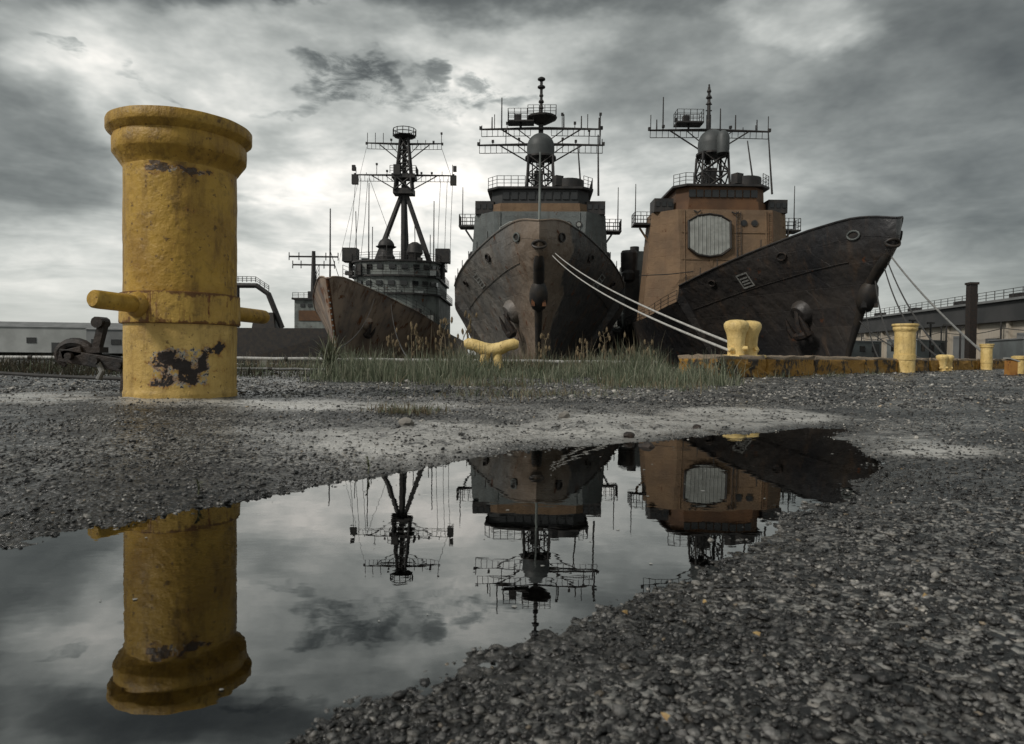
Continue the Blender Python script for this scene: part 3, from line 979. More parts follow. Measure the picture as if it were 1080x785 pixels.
def cruiser(loc, rz, label, hull_mat, house_mat, band_mat, seed, primer):
    t = thing('warship', label, 'warship', (loc[0], loc[1], WL), rz, 'laid-up warships moored side by side')
    H = Hull(**CRUISER)
    H.build(t, hull_mat)
    rd = random.Random(seed)
    # stem bar, bullnose and stem hawse
    m = MB()
    zs_ = [7.4, 6.4, 6.0, 5.4, 4.6, 3.9, 3.0, 2.0, 1.0, 0, -1.5, -2.9]
    m.tube([(0, interp(CRUISER['stem_z'], CRUISER['stem_s'], z) + o_, z) for z, o_ in zip(zs_, [.55, .34, .30, .26, .22] + [.2] * 7)],
           [.06, .30, .36, .36, .34, .30, .26, .22, .2, .18, .16, .15], 10)
    child(m, 'stem_bar', 'stem_dark', t, True)
    m = MB()
    m.tube([(0, 2.62, 5.15), (0, 2.75, 4.85), (0, 2.98, 4.4), (0, 3.2, 3.95), (0, 3.45, 3.55), (0, 3.65, 3.4)], [.25, .48, .60, .60, .45, .2], 20)
    child(m, 'stem_hawse', 'stem_dark', t, True)
    for sg in (-1, 1):
        m = MB()
        m.box((sg * 0.36, 2.78, 3.75), (0.26, 0.24, 0.42), taper=.7)
        child(m, 'hawse_roller', 'stem_dark' if primer else 'rust', t)
    m = MB()
    m.tube([(.40 * math.cos(a), .16 + .20 * math.cos(a) ** 2, 7.1 + .22 * math.sin(a)) for a in np.linspace(0, 2 * math.pi, 17)], 0.09, 8)
    child(m, 'bullnose', 'stem_dark', t, True)
    # anchor, and painted marks on the bow
    anchor(H, t, 5.2, 0.56, -1, hull_mat, 1.0)
    for side, s in ((-1, 11.2), (1, 11.2)):
        g = thingless('painted_mark', t)
        for ds, dt, a_, b_ in ((0, .55, 1.3, .1), (0, -.55, 1.3, .1), (-.6, 0, .1, 1.0), (.6, 0, .1, 1.0),
                               (0, .2, .8, .1), (0, -.05, .8, .1), (0, -.28, .8, .1)):
            m = MB()
            plate(m, H, s, 0.86, side, a_, b_, 0.02, ds, dt, 0.03)
            m.build('stripe', 'mark_white', g)
    # closed chocks in the bulwark and deck-edge fittings
    for side in (-1, 1):
        for s in (2.1, 7.4, 15.0):
            m = MB()
            f = H.frame(s, 0.92, side)
            c = H.pt(s, 0.92, side)
            m.tube([c + f @ Vector((.42 * math.cos(a), .26 * math.sin(a), .05)) for a in np.linspace(0, 2 * math.pi, 13)], 0.06, 6)
            child(m, 'chock', 'black_steel' if s > 4 or side > 0 else 'old_grey', t, True)
            m = MB()
            m.box(c + f @ Vector((0, 0, 0.0)), (.7, .4, .04), mat=f)
            child(m, 'chock_opening', 'stem_dark', t)
        # plating seam: long strake
        m = MB()
        for a, b in zip(np.arange(2.2, 19, 0.6), np.arange(2.8, 19.6, 0.6)):
            m.tube([H.pt(a, .80, side), H.pt(b, .80, side)], 0.045, 4, False)
        child(m, 'strake', hull_mat, t)
        for s in np.arange(6.5, 19.5, 2.4):
            m = MB()
            m.tube([H.pt(s, 1.0, side), H.pt(s, 1.0, side) + Vector((0, 0, .6))], 0.035, 5)
            child(m, 'stanchion', 'mast_dark', t)
        m = MB()
        pts = [H.pt(s, 1.0, side) + Vector((-side * .15, 0, 0)) for s in np.arange(20.5, 60, 2.4)]
        rail_run(m, pts, 1.05, 2.4, 0.035)
        child(m, 'guard_rail', 'mast_dark', t)
    if not primer:
        m = MB()
        m.tube([(0, 1.4, 7.6), (0, 1.5, 13.0)], [0.10, 0.05], 8)
        m.tube([(0, 1.5, 10.2), (0, 3.4, 7.4)], 0.04, 5)
        child(m, 'jackstaff', 'old_grey', t)
    # gun mount and missile deck forward of the house
    m = MB()
    m.prism([(-1.6, 21), (1.6, 21), (1.9, 25.5), (-1.9, 25.5)], 4.9, 7.6, [(-1.0, 22.2), (1.0, 22.2), (1.5, 25.2), (-1.5, 25.2)])
    m.tube([(0, 22, 6.3), (0, 15.5, 7.3)], [0.2, 0.12], 8)
    child(m, 'gun_mount', house_mat, t, False)

    # forward deckhouse: block with cut corners, walls leaning inwards
    def ring(hw, y0, y1, cut):
        return [(-hw + cut, y0), (hw - cut, y0), (hw, y0 + cut), (hw, y1), (-hw, y1), (-hw, y0 + cut)]
    zb, zt = 4.0, 15.6
    Y0 = 32.0
    m = MB()
    m.prism(ring(8.0, Y0 - .9, Y0 + 5.4, 3.0), zb, 10.4, ring(7.45, Y0 - .45, Y0 + 5.2, 2.8))
    m.prism(ring(7.45, Y0 - .45, Y0 + 5.2, 2.8), 10.4, zt, ring(7.1, Y0, Y0 + 5, 2.2))
    m.box((0, Y0 + 8.6, 9.6), (11, 7, 11.4))
    house = child(m, 'deckhouse', house_mat, t)

    def face_y(z):                                # front wall of the house at height z
        if z < 10.4:
            return Y0 - .9 + .45 * (z - zb) / (10.4 - zb)
        return Y0 - .45 + .45 * (z - 10.4) / (zt - 10.4)
    # plating joints, ports and pipes on the front
    m = MB()
    for z in (7.2, 10.4, 13.2):
        wd = 4.5
        m.box((0, face_y(z) - .03, z), (2 * wd, .10, .09))
    for x in (-4.2, 4.2):
        m.tube([(x, face_y(4.2) - .05, 4.2), (x, face_y(15.5) - .05, 15.5)], .07, 5)
    m.build('plating_seam', house_mat, house)
    for x in (1.9, 3.0, 4.1)[: 2 if primer else 3]:
        m = MB()
        m.tube([(x, face_y(14.2) - .12, 14.2), (x, face_y(14.2) + .2, 14.2)], .34, 14)
        p = m.build('port', 'mast_dark', house)
        m = MB()
        m.tube([(x, face_y(14.2) - .14, 14.2), (x, face_y(14.2) - .10, 14.2)], .22, 12)
        m.build('pane', 'array_grey' if not primer else 'dark_glass', p)
    # flat radar array: lengthened octagon
    cx, cz = (-1.7, 12.9) if primer else (-1.9, 12.3)
    oc = [(-1.15, -1.95), (0, -2.12), (1.15, -1.95), (2.05, -1.3), (2.05, 1.35), (1.15, 1.88), (0, 2.05), (-1.15, 1.88), (-2.05, 1.35), (-2.05, -1.3)]

    def octo(scale, out, th):
        q = MB()
        vs = []
        for off in (out, out - th):
            for x, z in oc:
                zz_ = cz + z * scale * (1.0)
                vs.append((cx + x * scale, face_y(zz_) - off, zz_))
        n_ = len(oc)
        fs = [tuple(range(n_)), tuple(range(2 * n_ - 1, n_ - 1, -1))]
        fs += [(i, n_ + i, n_ + (i + 1) % n_, (i + 1) % n_) for i in range(n_)]
        return q.add(vs, fs)
    if primer:
        ar = octo(1.08, .22, .4).build('radar_array', 'tan_dark', house)
        octo(1.0, .27, .1).build('array_face', 'array_grey', ar)
        pts = [(cx + x * 1.06, face_y(cz + z * 1.06) - .30, cz + z * 1.06) for x, z in oc]
        MB().tube(pts + [pts[0]], .10, 6).build('array_rim', 'stem_dark', ar)
        for x, z, wd_, hh_ in ((-3.2, 5.6, .9, 1.9), (3.3, 8.6, .9, 1.9), (1.6, 5.6, 1.3, 1.3)):
            dr = MB().box((x, face_y(z) - .06, z), (wd_, .16, hh_)).build('door', 'tan_dark', house)
            MB().box((x + wd_ * .35, face_y(z) - .17, z), (.12, .08, .3)).build('handle', 'mast_dark', dr)
        for x in (1.35, 4.6):
            lad = MB()
            for q in (-.22, .22):
                lad.tube([(x + q, face_y(7.4) - .16, 7.4), (x + q, face_y(15.4) - .16, 15.4)], .035, 5)
            for i in range(20):
                z = 7.6 + i * .4
                lad.tube([(x - .22, face_y(z) - .16, z), (x + .22, face_y(z) - .16, z)], .025, 4)
            lad.build('ladder', 'tan_dark' if x > 3 else 'mast_dark', house)
        MB().tube([(-9, face_y(8.9) - .5, 8.6), (-6, face_y(8.9) - .6, 8.75), (-3.4, face_y(9) - .3, 9.1)], .05, 5).build('cable', 'mast_dark', house)
        for x, z in ((-2.9, 15.2), (1.0, 15.1)):
            MB().tube([(x - .35, face_y(z) - .1, z + .25), (x, face_y(z) - .3, z), (x + .35, face_y(z) - .1, z + .25)], .07, 5).build('floodlight', 'mast_dark', house)
        m = MB()
        for i in range(9):
            x = -1.6 + i * .4
            hz = 2.0 - max(0, abs(x) - 1.1) * .7
            m.tube([(cx + x, face_y(cz - hz) - .28, cz - hz + .05), (cx + x, face_y(cz + hz) - .28, cz + hz - .05)], .055, 5)
        m.build('array_rib', 'array_grey', ar)
    else:
        octo(1.05, .06, .4).build('radar_array', house_mat, house)
        m = MB()
        sc = 1.12
        pts = [(cx + x * sc, face_y(cz + z * sc) - .1, cz + z * sc) for x, z in oc]
        m.tube(pts + [pts[0]], .09, 6)
        m.build('array_rim', 'array_grey', house)
    # scars of removed fittings
    for i in range(9):
        x, z = rd.uniform(-3.8, 4.5), rd.uniform(6, 11)
        MB().box((x, face_y(z) - .03, z), (rd.uniform(.2, .8), .08, rd.uniform(.2, .9))).build('wall_box', house_mat if i % 3 else 'old_grey', house)
    # low rust-coloured band, bridge and its windows
    bw = 4.7 if primer else 5.3
    m = MB()
    m.prism(ring(bw + .2, Y0 + .6, Y0 + 8.5, 1.2), zt, 16.6, ring(bw + .1, Y0 + .6, Y0 + 8.5, 1.2))
    child(m, 'bridge_base', band_mat, t)
    m = MB()
    m.prism(ring(bw, Y0 + .8, Y0 + 8, 1.2), 16.6, 18.1, ring(bw - .1, Y0 + .7, Y0 + 8, 1.2))
    br = child(m, 'bridge', 'warehouse_dark' if not primer else 'tan_dark', t)
    for i in range(9):
        x = (-3.7 + i * 0.925) * bw / 5.4
        MB().box((x, Y0 + .72, 17.4), (.68, .12, .75)).build('window', 'dark_glass', br)
    m = MB()
    m.prism(ring(bw + .4, Y0 + .3, Y0 + 8.4, 1.2), 18.1, 18.32)
    rail_run(m, [(-bw - .3, Y0 + 1.5, 18.3), (-bw + .7, Y0 + .4, 18.3), (-1.6, Y0 + .4, 18.3)], 1.15, .8, .04)
    rail_run(m, [(bw - .7, Y0 + .4, 18.3), (bw + .3, Y0 + 1.5, 18.3), (bw + .3, Y0 + 8, 18.3)], 1.15, .8, .04)
    m.build('bridge_roof', 'mast_dark', br)
    m = MB()
    m.lathe([(1.5, 0), (1.55, .2), (1.55, 1.25), (1.4, 1.3)], (3.2, Y0 + 3.2, 18.32), 18)
    child(m, 'roof_tub', 'mast_dark', t, True)
    m = MB()
    m.box((1.9, Y0 + 2.2, 19.3), (.9, .9, 1.1), rz=.5)
    m.tube([(1.9, Y0 + 2.2, 18.3), (1.9, Y0 + 2.2, 19)], .2, 8)
    child(m, 'director', 'mast_dark', t)
    # wings and side platforms
    for sg in (-1, 1):
        platform(t, (sg * 7.9, Y0 + 3.4, 14.5 if sg < 0 else 14.0), 2.0, 2.0, rail=1.2, brace=False, name='wing_platform')
        m = MB()
        m.tube([(sg * 8.2, Y0 + 3.2, 14.2), (sg * 7.0, Y0 + 3.2, 12.4)], .12, 6)
        child(m, 'wing_strut', house_mat, t)
        m = MB()
        m.box((sg * 6.0, Y0 + 2.6, 16.3), (2.0, 2.4, 1.4))
        w_ = child(m, 'signal_shelter', 'mast_dark', t)
        for i in range(3):
            MB().box((sg * 6.0 - .65 + .65 * i, Y0 + 1.38, 16.4), (.42, .08, .5)).build('window', 'dark_glass', w_)
        m = MB()
        m.tube([(sg * 8.6, Y0 + 3.6, 14.4), (sg * 8.6, Y0 + 3.6, 19.0)], [.07, .04], 6)
        child(m, 'whip_aerial', 'mast_dark', t)
    # mast tower with radome
    my = Y0 + 5.0
    m = MB()
    lattice(m, (0, my, 18.3), (0, my, 22.6), 1.55, 1.35, .13, 2)
    m.lathe([(1.75, 0), (1.75, .2)], (0, my, 22.5), 20)
    for a in range(8):
        m.tube([(1.0 * math.cos(a * .785), my + 1.0 * math.sin(a * .785), 18.3), (1.0 * math.cos(a * .785 + .5), my + 1.0 * math.sin(a * .785 + .5), 22.5)], .06, 5)
    m.box((-.2, my, 20.2), (1.0, 1.6, 1.6))
    tower = child(m, 'mast_tower', 'mast_dark', t)
    m = MB()
    m.lathe([(1.5, 22.7), (1.55, 23.3), (1.55, 23.8)], (0, my, 0), 24)
    m.dome((0, my, 23.8), 1.55, 24, 8)
    m.build('radome', 'radome', tower, smooth=True)
    m = MB()
    if primer:
        m.lathe([(.62, 22.3), (.68, 22.7), (.68, 24.0), (.5, 24.5), (.2, 24.75)], (.65, my - 1.75, 0), 16)
        m.build('dome_aerial', 'radome', tower, smooth=True)
    m = MB()
    m.tube([(0, my + 1.6, 22), (0, my + 1.6, 27.5)], .28, 8)
    m.tube([(0, my + 1.6, 27.4), (0, my + 1.6, 30.6)], [.22, .14], 8)
    zt_ = 30.6
    for z, rr in ((28.6, .3), (29.3, .34), (30.0, .26)):
        m.lathe([(rr * .7, 0), (rr, .12), (rr * .7, .34)], (0, my + 1.6, z), 10)
    if primer:
        m.tube([(0, my + 1.6, 30), (0, my + 1.6, 30.9)], .10, 6)
        for z in (28, 28.7, 29.4):
            m.box((0, my + 1.6, z), (.7, .1, .1))
    else:
        m.tube([(0, my + 1.6, 30), (0, my + 1.6, 32.2)], .16, 6)
        for z in (30.9, 31.8):
            m.lathe([(.2, 0), (.44, .14), (.44, .3), (.2, .45)], (0, my + 1.6, z), 10)
    child(m, 'pole_mast', 'mast_dark', t)
    yz = 26.3 if not primer else 25.7
    whips = [(-4.5, 3.5), (2.6, 1.6), (4.6, 1.4), (6.6, 1.2), (-5.6, 1.3)] if not primer else [(-5.2, 3.6), (-5.9, 1.1), (1.2, 2.4), (2.9, 1.7), (5.3, 1.2)]
    yard(t, my + 1.2, yz, 6.9 if not primer else 6.7, .8, .1, seed=seed, whip=whips)
    if not primer:
        yard(t, my + .9, yz - 1.9, 7.1, .9, .1, seed=seed + 5, whip=[(6.7, 3.4)])
    platform(t, (-2.3, my + 1.4, yz + .7), 3.0, 1.8, rail=1.3, brace=True, name='mast_platform')
    if not primer:
        m = MB()
        m.lathe([(.6, 26.9), (1.7, 27.5), (1.75, 27.7)], (0.1, my + 1.6, 0), 14)
        rail_run(m, [(-1.5, my + .4, 27.7), (1.7, my + .4, 27.7), (1.7, my + 2.6, 27.7)], 1.0, .6, .04)
        child(m, 'crow_nest', 'mast_dark', t)
    m = MB()
    m.box((-2.6, my + 1.4, yz + 1.2), (.7, .7, .8))
    child(m, 'mast_box', 'mast_dark', t)
    # aerial poles reaching up beside the tower
    for x, z1 in ((6.5, 25.5), (4.6, 24.5)):
        m = MB()
        m.tube([(x, my - .5, 18.3), (x - (.4 if x < 5 else 0), my + 1, z1)], [.12, .07], 6)
        child(m, 'whip_aerial', 'mast_dark', t)
    # funnels and the after house behind
    for sg, y, top in ((-1, 52, 13.5), (1, 56, 13.0)):
        m = MB()
        m.box((sg * 4.8, y, 8), (5.2, 9, 9), taper=.86)
        m.box((sg * 4.8, y, 13), (3.6, 6, 1.6))
        fn = child(m, 'funnel', house_mat if not primer else 'haze_grey', t)
        for dxx in (-.9, .9):
            MB().tube([(sg * 4.8 + dxx, y, 13), (sg * 4.8 + dxx, y, 14.8)], .6, 12).build('uptake', 'mast_dark', fn)
    m = MB()
    m.box((0, 72, 7.5), (15, 26, 7.5), taper=.94)
    child(m, 'after_house', house_mat if not primer else 'haze_grey', t)
    # gear along the waist, seen between the ships
    for sg in (-1, 1):
        for k in range(4):
            y = Y0 + 12.5 + 3.6 * k
            m = MB()
            m.lathe([(.5, 0), (.62, .25), (.62, 1.4), (.4, 1.6)], (sg * 7.3, y, 4.3), 12)
            child(m, 'raft_canister', 'array_grey' if k % 2 else 'mast_dark', t, True)
        m = MB()
        m.tube([(sg * 7.4, Y0 + 13, 4.2), (sg * 7.6, Y0 + 13, 8.5), (sg * 9.0, Y0 + 12.6, 9.6)], .16, 6)
        m.lathe([(.2, 0), (.75, .3), (.8, 1.1), (.5, 1.5)], (sg * 7.9, Y0 + 11.6, 9.2), 12)
        child(m, 'davit', 'mast_dark', t)
        m = MB()
        m.lathe([(1.0, 0), (1.05, 2.2), (.9, 2.5)], (sg * 7.7, Y0 + 12.3, 10.6), 14)
        m.box((sg * 7.4, Y0 + 12.3, 7.4), (1.6, 1.6, 6.6))
        child(m, 'gun_director', 'mast_dark', t)
    return t, H


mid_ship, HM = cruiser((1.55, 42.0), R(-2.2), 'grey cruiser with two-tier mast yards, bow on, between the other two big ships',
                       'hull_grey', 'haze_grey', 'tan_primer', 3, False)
right_ship, HR = cruiser((21.95, 40.1), R(0.3), 'black-hulled cruiser with tan deckhouse and grey octagonal radar panel',
                         'hull_dark', 'tan_primer', 'tan_dark', 9, True)

# ---- older destroyer on the left
DD = dict(ws=[0, .4, 1, 2, 4, 7, 11, 16, 22, 30, 45, 90], wv=[0, .45, .8, 1.3, 2.1, 3.2, 4.4, 5.6, 6.5, 7.0, 7.1, 6.2],
          zs=[0, .4, 1.5, 6, 12, 20, 30, 45, 95], zv=[6.9, 7.15, 7.2, 6.5, 5.6, 4.7, 3.9, 3.3, 3.0],
          stem_z=[-4, 0.4, 3.5, 5.5, 7.2], stem_s=[4.6, 3.6, 2.0, 1.0, 0],
          length=95, wl_ratio=([0, 3, 8, 15, 25, 40, 110], [0.12, 0.14, 0.2, 0.38, 0.62, 0.9, 0.97]),
          power=1.35, deckdrop=([0, 6, 6.5, 110], [.9, .9, .06, .06]), thick=0.16)
dd = thing('warship', 'rust-streaked old destroyer with tripod mast, the leftmost of the three big ships', 'warship',
           (-16.3, 61.0, WL), 0, 'laid-up warships moored side by side')
HD = Hull(**DD)
HD.build(dd, 'hull_rusty')
m = MB()
m.tube([(0, interp(DD['stem_z'], DD['stem_s'], z) + .12, z) for z in (7.0, 6, 5, 4, 3, 2, 1, 0, -2)], .17, 8)
child(m, 'stem_bar', 'rust', dd, True)
g = thingless('draught_marks', dd)
for i in range(14):
    z = -.6 + i * .5
    MB().box((.0, interp(DD['stem_z'], DD['stem_s'], z) - .07, z), (.13, .06, .13)).build('mark', 'old_grey', g)
anchor(HD, dd, 6.0, .66, 1, 'hull_rusty', .75)
m = MB()
m.tube([(0.05, 1.0, 6.4), (0.05, 1.0, 13.2)], [.09, .05], 6)
m.tube([(0.05, 1.0, 9.5), (.4, 4.2, 6.4)], .03, 5)
child(m, 'jackstaff', 'mast_dark', dd)
for side in (-1, 1):
    m = MB()
    rail_run(m, [HD.pt(s, 1, side) for s in (1.5, 3.5, 5.5, 8, 10.5, 13, 16, 19, 22, 26, 30, 34, 38)], 1.1, 2.2, .03)
    child(m, 'guard_rail', 'mast_dark', dd)
m = MB()                                        # foredeck gun
m.prism([(-1.8, 16), (1.8, 16), (2.1, 20.5), (-2.1, 20.5)], 4.5, 7.4, [(-1.2, 17), (1.2, 17), (1.7, 20.2), (-1.7, 20.2)])
m.tube([(0, 17, 6.2), (0, 10.6, 7.0)], [.2, .12], 8)
child(m, 'gun_mount', 'old_grey', dd)
for k in range(7):
    m = MB()
    m.lathe([(.25, 0), (.45, .3), (.4, .8), (.2, 1.0)], (-3 + k * .95, 13.5 + (k % 3) * 2.2, 4.9), 10)
    child(m, 'deck_fitting', 'old_grey', dd)


def arc_front(hw, yc, r, y1, n=9):
    """plan outline with a rounded front"""
    pts = [(-hw, y1)]
    for i in range(n + 1):
        a = math.pi + math.pi * i / n
        pts.append((hw * math.cos(a), yc + r * math.sin(a)))
    pts.append((hw, y1))
    return pts


for nm, hw, yc, r, y1, z0, z1, mt in (('lower_house', 6.2, 34, 4.0, 52, 3.6, 8.3, 'old_grey'),
                                      ('deckhouse', 5.8, 36, 3.6, 50, 8.3, 10.9, 'old_grey'),
                                      ('bridge', 5.9, 36.5, 3.4, 46, 10.9, 13.0, 'old_grey')):
    m = MB()
    m.prism(arc_front(hw, yc, r, y1), z0, z1)
    hh = child(m, nm, mt, dd)
    m = MB()
    m.prism(arc_front(hw + .35, yc, r + .4, y1), z1 - .1, z1 + .12)
    m.build('deck_edge', 'mast_dark', hh)
    if nm != 'lower_house':
        for i in range(11):
            a = math.pi + math.pi * (i + .5) / 11
            x, y = (hw + .03) * math.cos(a), yc + (r + .03) * math.sin(a)
            MB().box((x, y, z0 + (z1 - z0) * .62), (.85, .18, .62), rz=a + math.pi / 2).build('window', 'dark_glass', hh)
    m = MB()
    rail_run(m, [(x, y, z1 + .1) for x, y in arc_front(hw + .3, yc, r + .35, y1)], 1.0, 1.4, .04)
    m.build('railing', 'mast_dark', hh)
for x in (-6.6, 6.4):
    m = MB()
    m.box((x, 37.5, 14.2), (2.0, 2.0, 1.9))
    m.tube([(x, 37.5, 11), (x, 37.5, 13.4)], .3, 8)
    m.tube([(x, 37.5, 13.3), (x * .86, 38.5, 11.2)], .12, 6)
    child(m, 'gun_director', 'mast_dark', dd)
m = MB()
m.lathe([(1.2, 13.0), (1.3, 14.2), (1.0, 14.6), (1.0, 15.4), (1.5, 15.7)], (-1.9, 39, 0), 14)
m.dome((-1.9, 39, 15.7), 1.2, 14, 6)
child(m, 'fire_control_radar', 'mast_dark', dd, True)
m = MB()
m.lathe([(.8, 13.0), (.9, 14.6), (1.2, 15.0), (1.0, 16.2), (.4, 16.6)], (2.0, 40.5, 0), 14)
child(m, 'searchlight_tower', 'mast_dark', dd, True)
rdd = random.Random(5)
for k in range(26):
    x = rdd.uniform(-6, 6)
    lvl = rdd.choice([(8.3, 31.2, 33.5), (13.0, 34.5, 40), (4.6, 24, 30), (10.95, 33.0, 33.6)])
    y = rdd.uniform(lvl[1], lvl[2])
    sx, sz_ = rdd.uniform(.5, 1.5), rdd.uniform(.5, 1.6)
    child(MB().box((x, y, lvl[0] + sz_ / 2), (sx, rdd.uniform(.5, 1.2), sz_), rz=rdd.uniform(-.3, .3)), 'deck_locker', rdd.choice(['old_grey', 'mast_dark', 'haze_grey', 'array_grey']), dd)
for k in range(6):
    x = -5 + k * 2.0
    child(MB().tube([(x, 34.5, 8), (x + rdd.uniform(-.4, .4), 34.8, 17 + rdd.uniform(-2, 3))], .06, 5), 'whip_aerial', 'mast_dark', dd)
my = 43.0
apex = Vector((0, my, 25.0))
mast = thingless('tripod_mast', dd)
for a in ((-4.2, my - 1.0, 13), (4.3, my - 1.0, 13), (0, my + 3.5, 13)):
    MB().tube([a, apex], [.42, .34], 8).build('leg', 'mast_dark', mast)
m = MB()
m.tube([(0, my, 13), (0, my, 25.4)], [.45, .45], 10)
m.build('column', 'mast_dark', mast)
m = MB()
lattice(m, (0, my, 24.5), (0, my, 32.4), 1.25, .55, .17, 4)
m.tube([(0, my, 24.5), (0, my, 32.4)], .33, 8)
m.build('topmast', 'mast_dark', mast)
m = MB()
m.box((0, my, 24.4), (3.0, 2.2, .8))
m.box((0, my, 26.6), (3.4, 2.4, .6))
m.box((-.9, my - .9, 27.4), (1.0, 1.0, 1.5))
rail_run(m, [(-1.9, my - 1.3, 26.9), (1.9, my - 1.3, 26.9), (1.9, my + 1.2, 26.9)], 1.1, .6, .05)
m.build('crosstree', 'mast_dark', mast)
m = MB()
m.lathe([(.6, 32.2), (1.6, 32.55), (1.65, 32.65)], (0, my, 0), 14)
for i in range(12):
    a, b = i * math.pi / 6, (i + 1) * math.pi / 6
    for z in (33.1, 33.6):
        m.tube([(1.7 * math.cos(a), my + 1.7 * math.sin(a), z), (1.7 * math.cos(b), my + 1.7 * math.sin(b), z)], .06, 4)
    m.tube([(1.7 * math.cos(a), my + 1.7 * math.sin(a), 32.6), (1.7 * math.cos(a), my + 1.7 * math.sin(a), 33.6)], .06, 4)
m.build('basket', 'mast_dark', mast)
yard(dd, my, 31.5, 5.6, .8, -.1, seed=21)
yard(dd, my, 26.9, 7.3, .9, .0, seed=22)
for sg in (-1, 1):
    m = MB()
    m.box((sg * 7.3, my, 26.2), (.9, .7, 1.4))
    m.box((sg * 7.5, my, 27.9), (.5, .5, .8))
    child(m, 'signal_lamp', 'mast_dark', dd)
    for k, (x0, x1) in enumerate(((7.2, 6.5), (6.4, 5.8), (5.4, 4.9))):
        m = MB()
        m.tube([(sg * x0, my, 26.4), (sg * (x0 + x1 * 1.1) / 2, my - 2, 20), (sg * x1 * 1.12, my - 4.5, 13.2)], .035, 4)
        child(m, 'halyard', 'rope_dark', dd)
for q in ([(-5.6, my, 31), (-8.2, my - 6, 13)], [(5.5, my, 31), (6.9, my - .2, 27)], [(-5.2, my, 26.5), (-2.6, my, 19.5), (-1.6, my, 16)]):
    child(MB().tube(q, .03, 4), 'rigging', 'rope_dark', dd)
for x, z1 in ((-4.6, 25.0), (4.8, 22.5)):
    m = MB()
    m.tube([(x, my - 3, 13), (x, my - 3, z1)], [.10, .06], 6)
    child(m, 'whip_aerial', 'mast_dark', dd)
m = MB()
m.box((0, 62, 8), (7, 12, 9), taper=.85)
child(m, 'funnel', 'old_grey', dd)

# ------------------------------------------------------------------ far shore: auxiliary ship and warehouses
aux = thing('auxiliary_ship', 'distant grey ship with orange-banded deckhouse and boat gantry, left of the rusty destroyer', 'ship',
            (-49, 150, WL))
m = MB()
m.prism([(-18, 0), (14, -3), (18, 4), (14, 12), (-18, 12)], -1, 8.2, [(-19, 0), (16, -4), (22, 4), (16, 12), (-19, 12)])
m.build('hull', 'stem_dark', aux)
m = MB()
m.box((7.8, 4, 11.2), (11.5, 8, 6.4))
hs = m.build('deckhouse', 'old_grey', aux)
MB().box((7.8, -.06, 11.0), (9.6, .2, 2.2)).build('orange_band', 'tan_dark', hs)
for i in range(6):
    MB().box((3.8 + i * 1.6, -.05, 13.2), (.9, .2, .7)).build('window', 'dark_glass', hs)
m = MB()
m.prism([(1.6, -.6), (14.2, -.6), (14.2, 8.6), (1.6, 8.6)], 14.4, 14.8)
rail_run(m, [(1.8, -.5, 14.8), (14, -.5, 14.8)], 1.1, 1.2, .06)
m.build('roof', 'mast_dark', hs)
m = MB()
m.tube([(5.0, 4, 14), (5.0, 4, 25.4)], [.7, .4], 8)
m.box((5.0, 4, 15.5), (2, 2, 2))
m.build('mast', 'mast_dark', aux)
for z, h_ in ((24.2, 5.4), (22.4, 4.6)):
    m = MB()
    m.tube([(5 - h_, 4, z), (5 + h_, 4, z)], .2, 6)
    for x in (-h_, -h_ * .6, h_ * .5, h_):
        m.tube([(5 + x, 4, z - .8), (5 + x, 4, z + .9)], .11, 5)
    m.build('yardarm', 'mast_dark', aux)
m = MB()
m.tube([(-11.5, 3, 17.6), (-7.2, 3, 17.6), (-4.6, 3, 15.8), (-1.6, 3, 8.4)], .62, 6)
m.tube([(-11.5, 3, 17.6), (-11.5, 3, 8.4)], .6, 6)
rail_run(m, [(-12, 2.4, 18.3), (-7.2, 2.4, 18.3), (-4.3, 2.4, 16.4)], 1.2, 1.0, .08)
m.build('boat_gantry', 'mast_dark', aux)
m = MB()
m.box((-5.2, 3, 10.0), (5, 3, 3.4), taper=.8)
m.build('boat', 'stem_dark', aux)


def shed(label, c, size, ridge, wall, nwin):
    t = thing('warehouse', label, 'warehouse', (c[0], c[1], -.5), R(8))
    sx, sy, sz = size
    m = MB()
    m.box((0, 0, sz / 2), size)
    wl = m.build('wall', wall, t)
    m = MB()
    m.add([(-sx / 2 - .4, -sy / 2 - .4, sz), (sx / 2 + .4, -sy / 2 - .4, sz), (sx / 2 + .4, sy / 2, sz), (-sx / 2 - .4, sy / 2, sz),
           (-sx / 2 - .4, 0, sz + ridge), (sx / 2 + .4, 0, sz + ridge)],
          [(0, 1, 5, 4), (2, 3, 4, 5), (0, 4, 3), (1, 2, 5), (3, 2, 1, 0)])
    m.build('roof', 'roof_grey', t)
    for i in range(nwin):
        x = -sx / 2 + sx * (i + .5) / nwin
        MB().box((x, -sy / 2 - .05, sz * .48), (3.2, .3, sz * .22)).build('window', 'dark_glass', wl)
    MB().box((sx * .2, -sy / 2 - .08, sz * .2), (4, .35, sz * .4)).build('door', 'warehouse_dark', wl)
    return t


shed('long pale warehouse across the water at the left picture edge', (-176, 262), (44, 18, 9.2), 2.2, 'warehouse_pale', 3)
shed('lower grey warehouse across the water, seen just left of the big bollard', (-132, 250), (32, 16, 8.2), 2.6, 'roof_grey', 5)

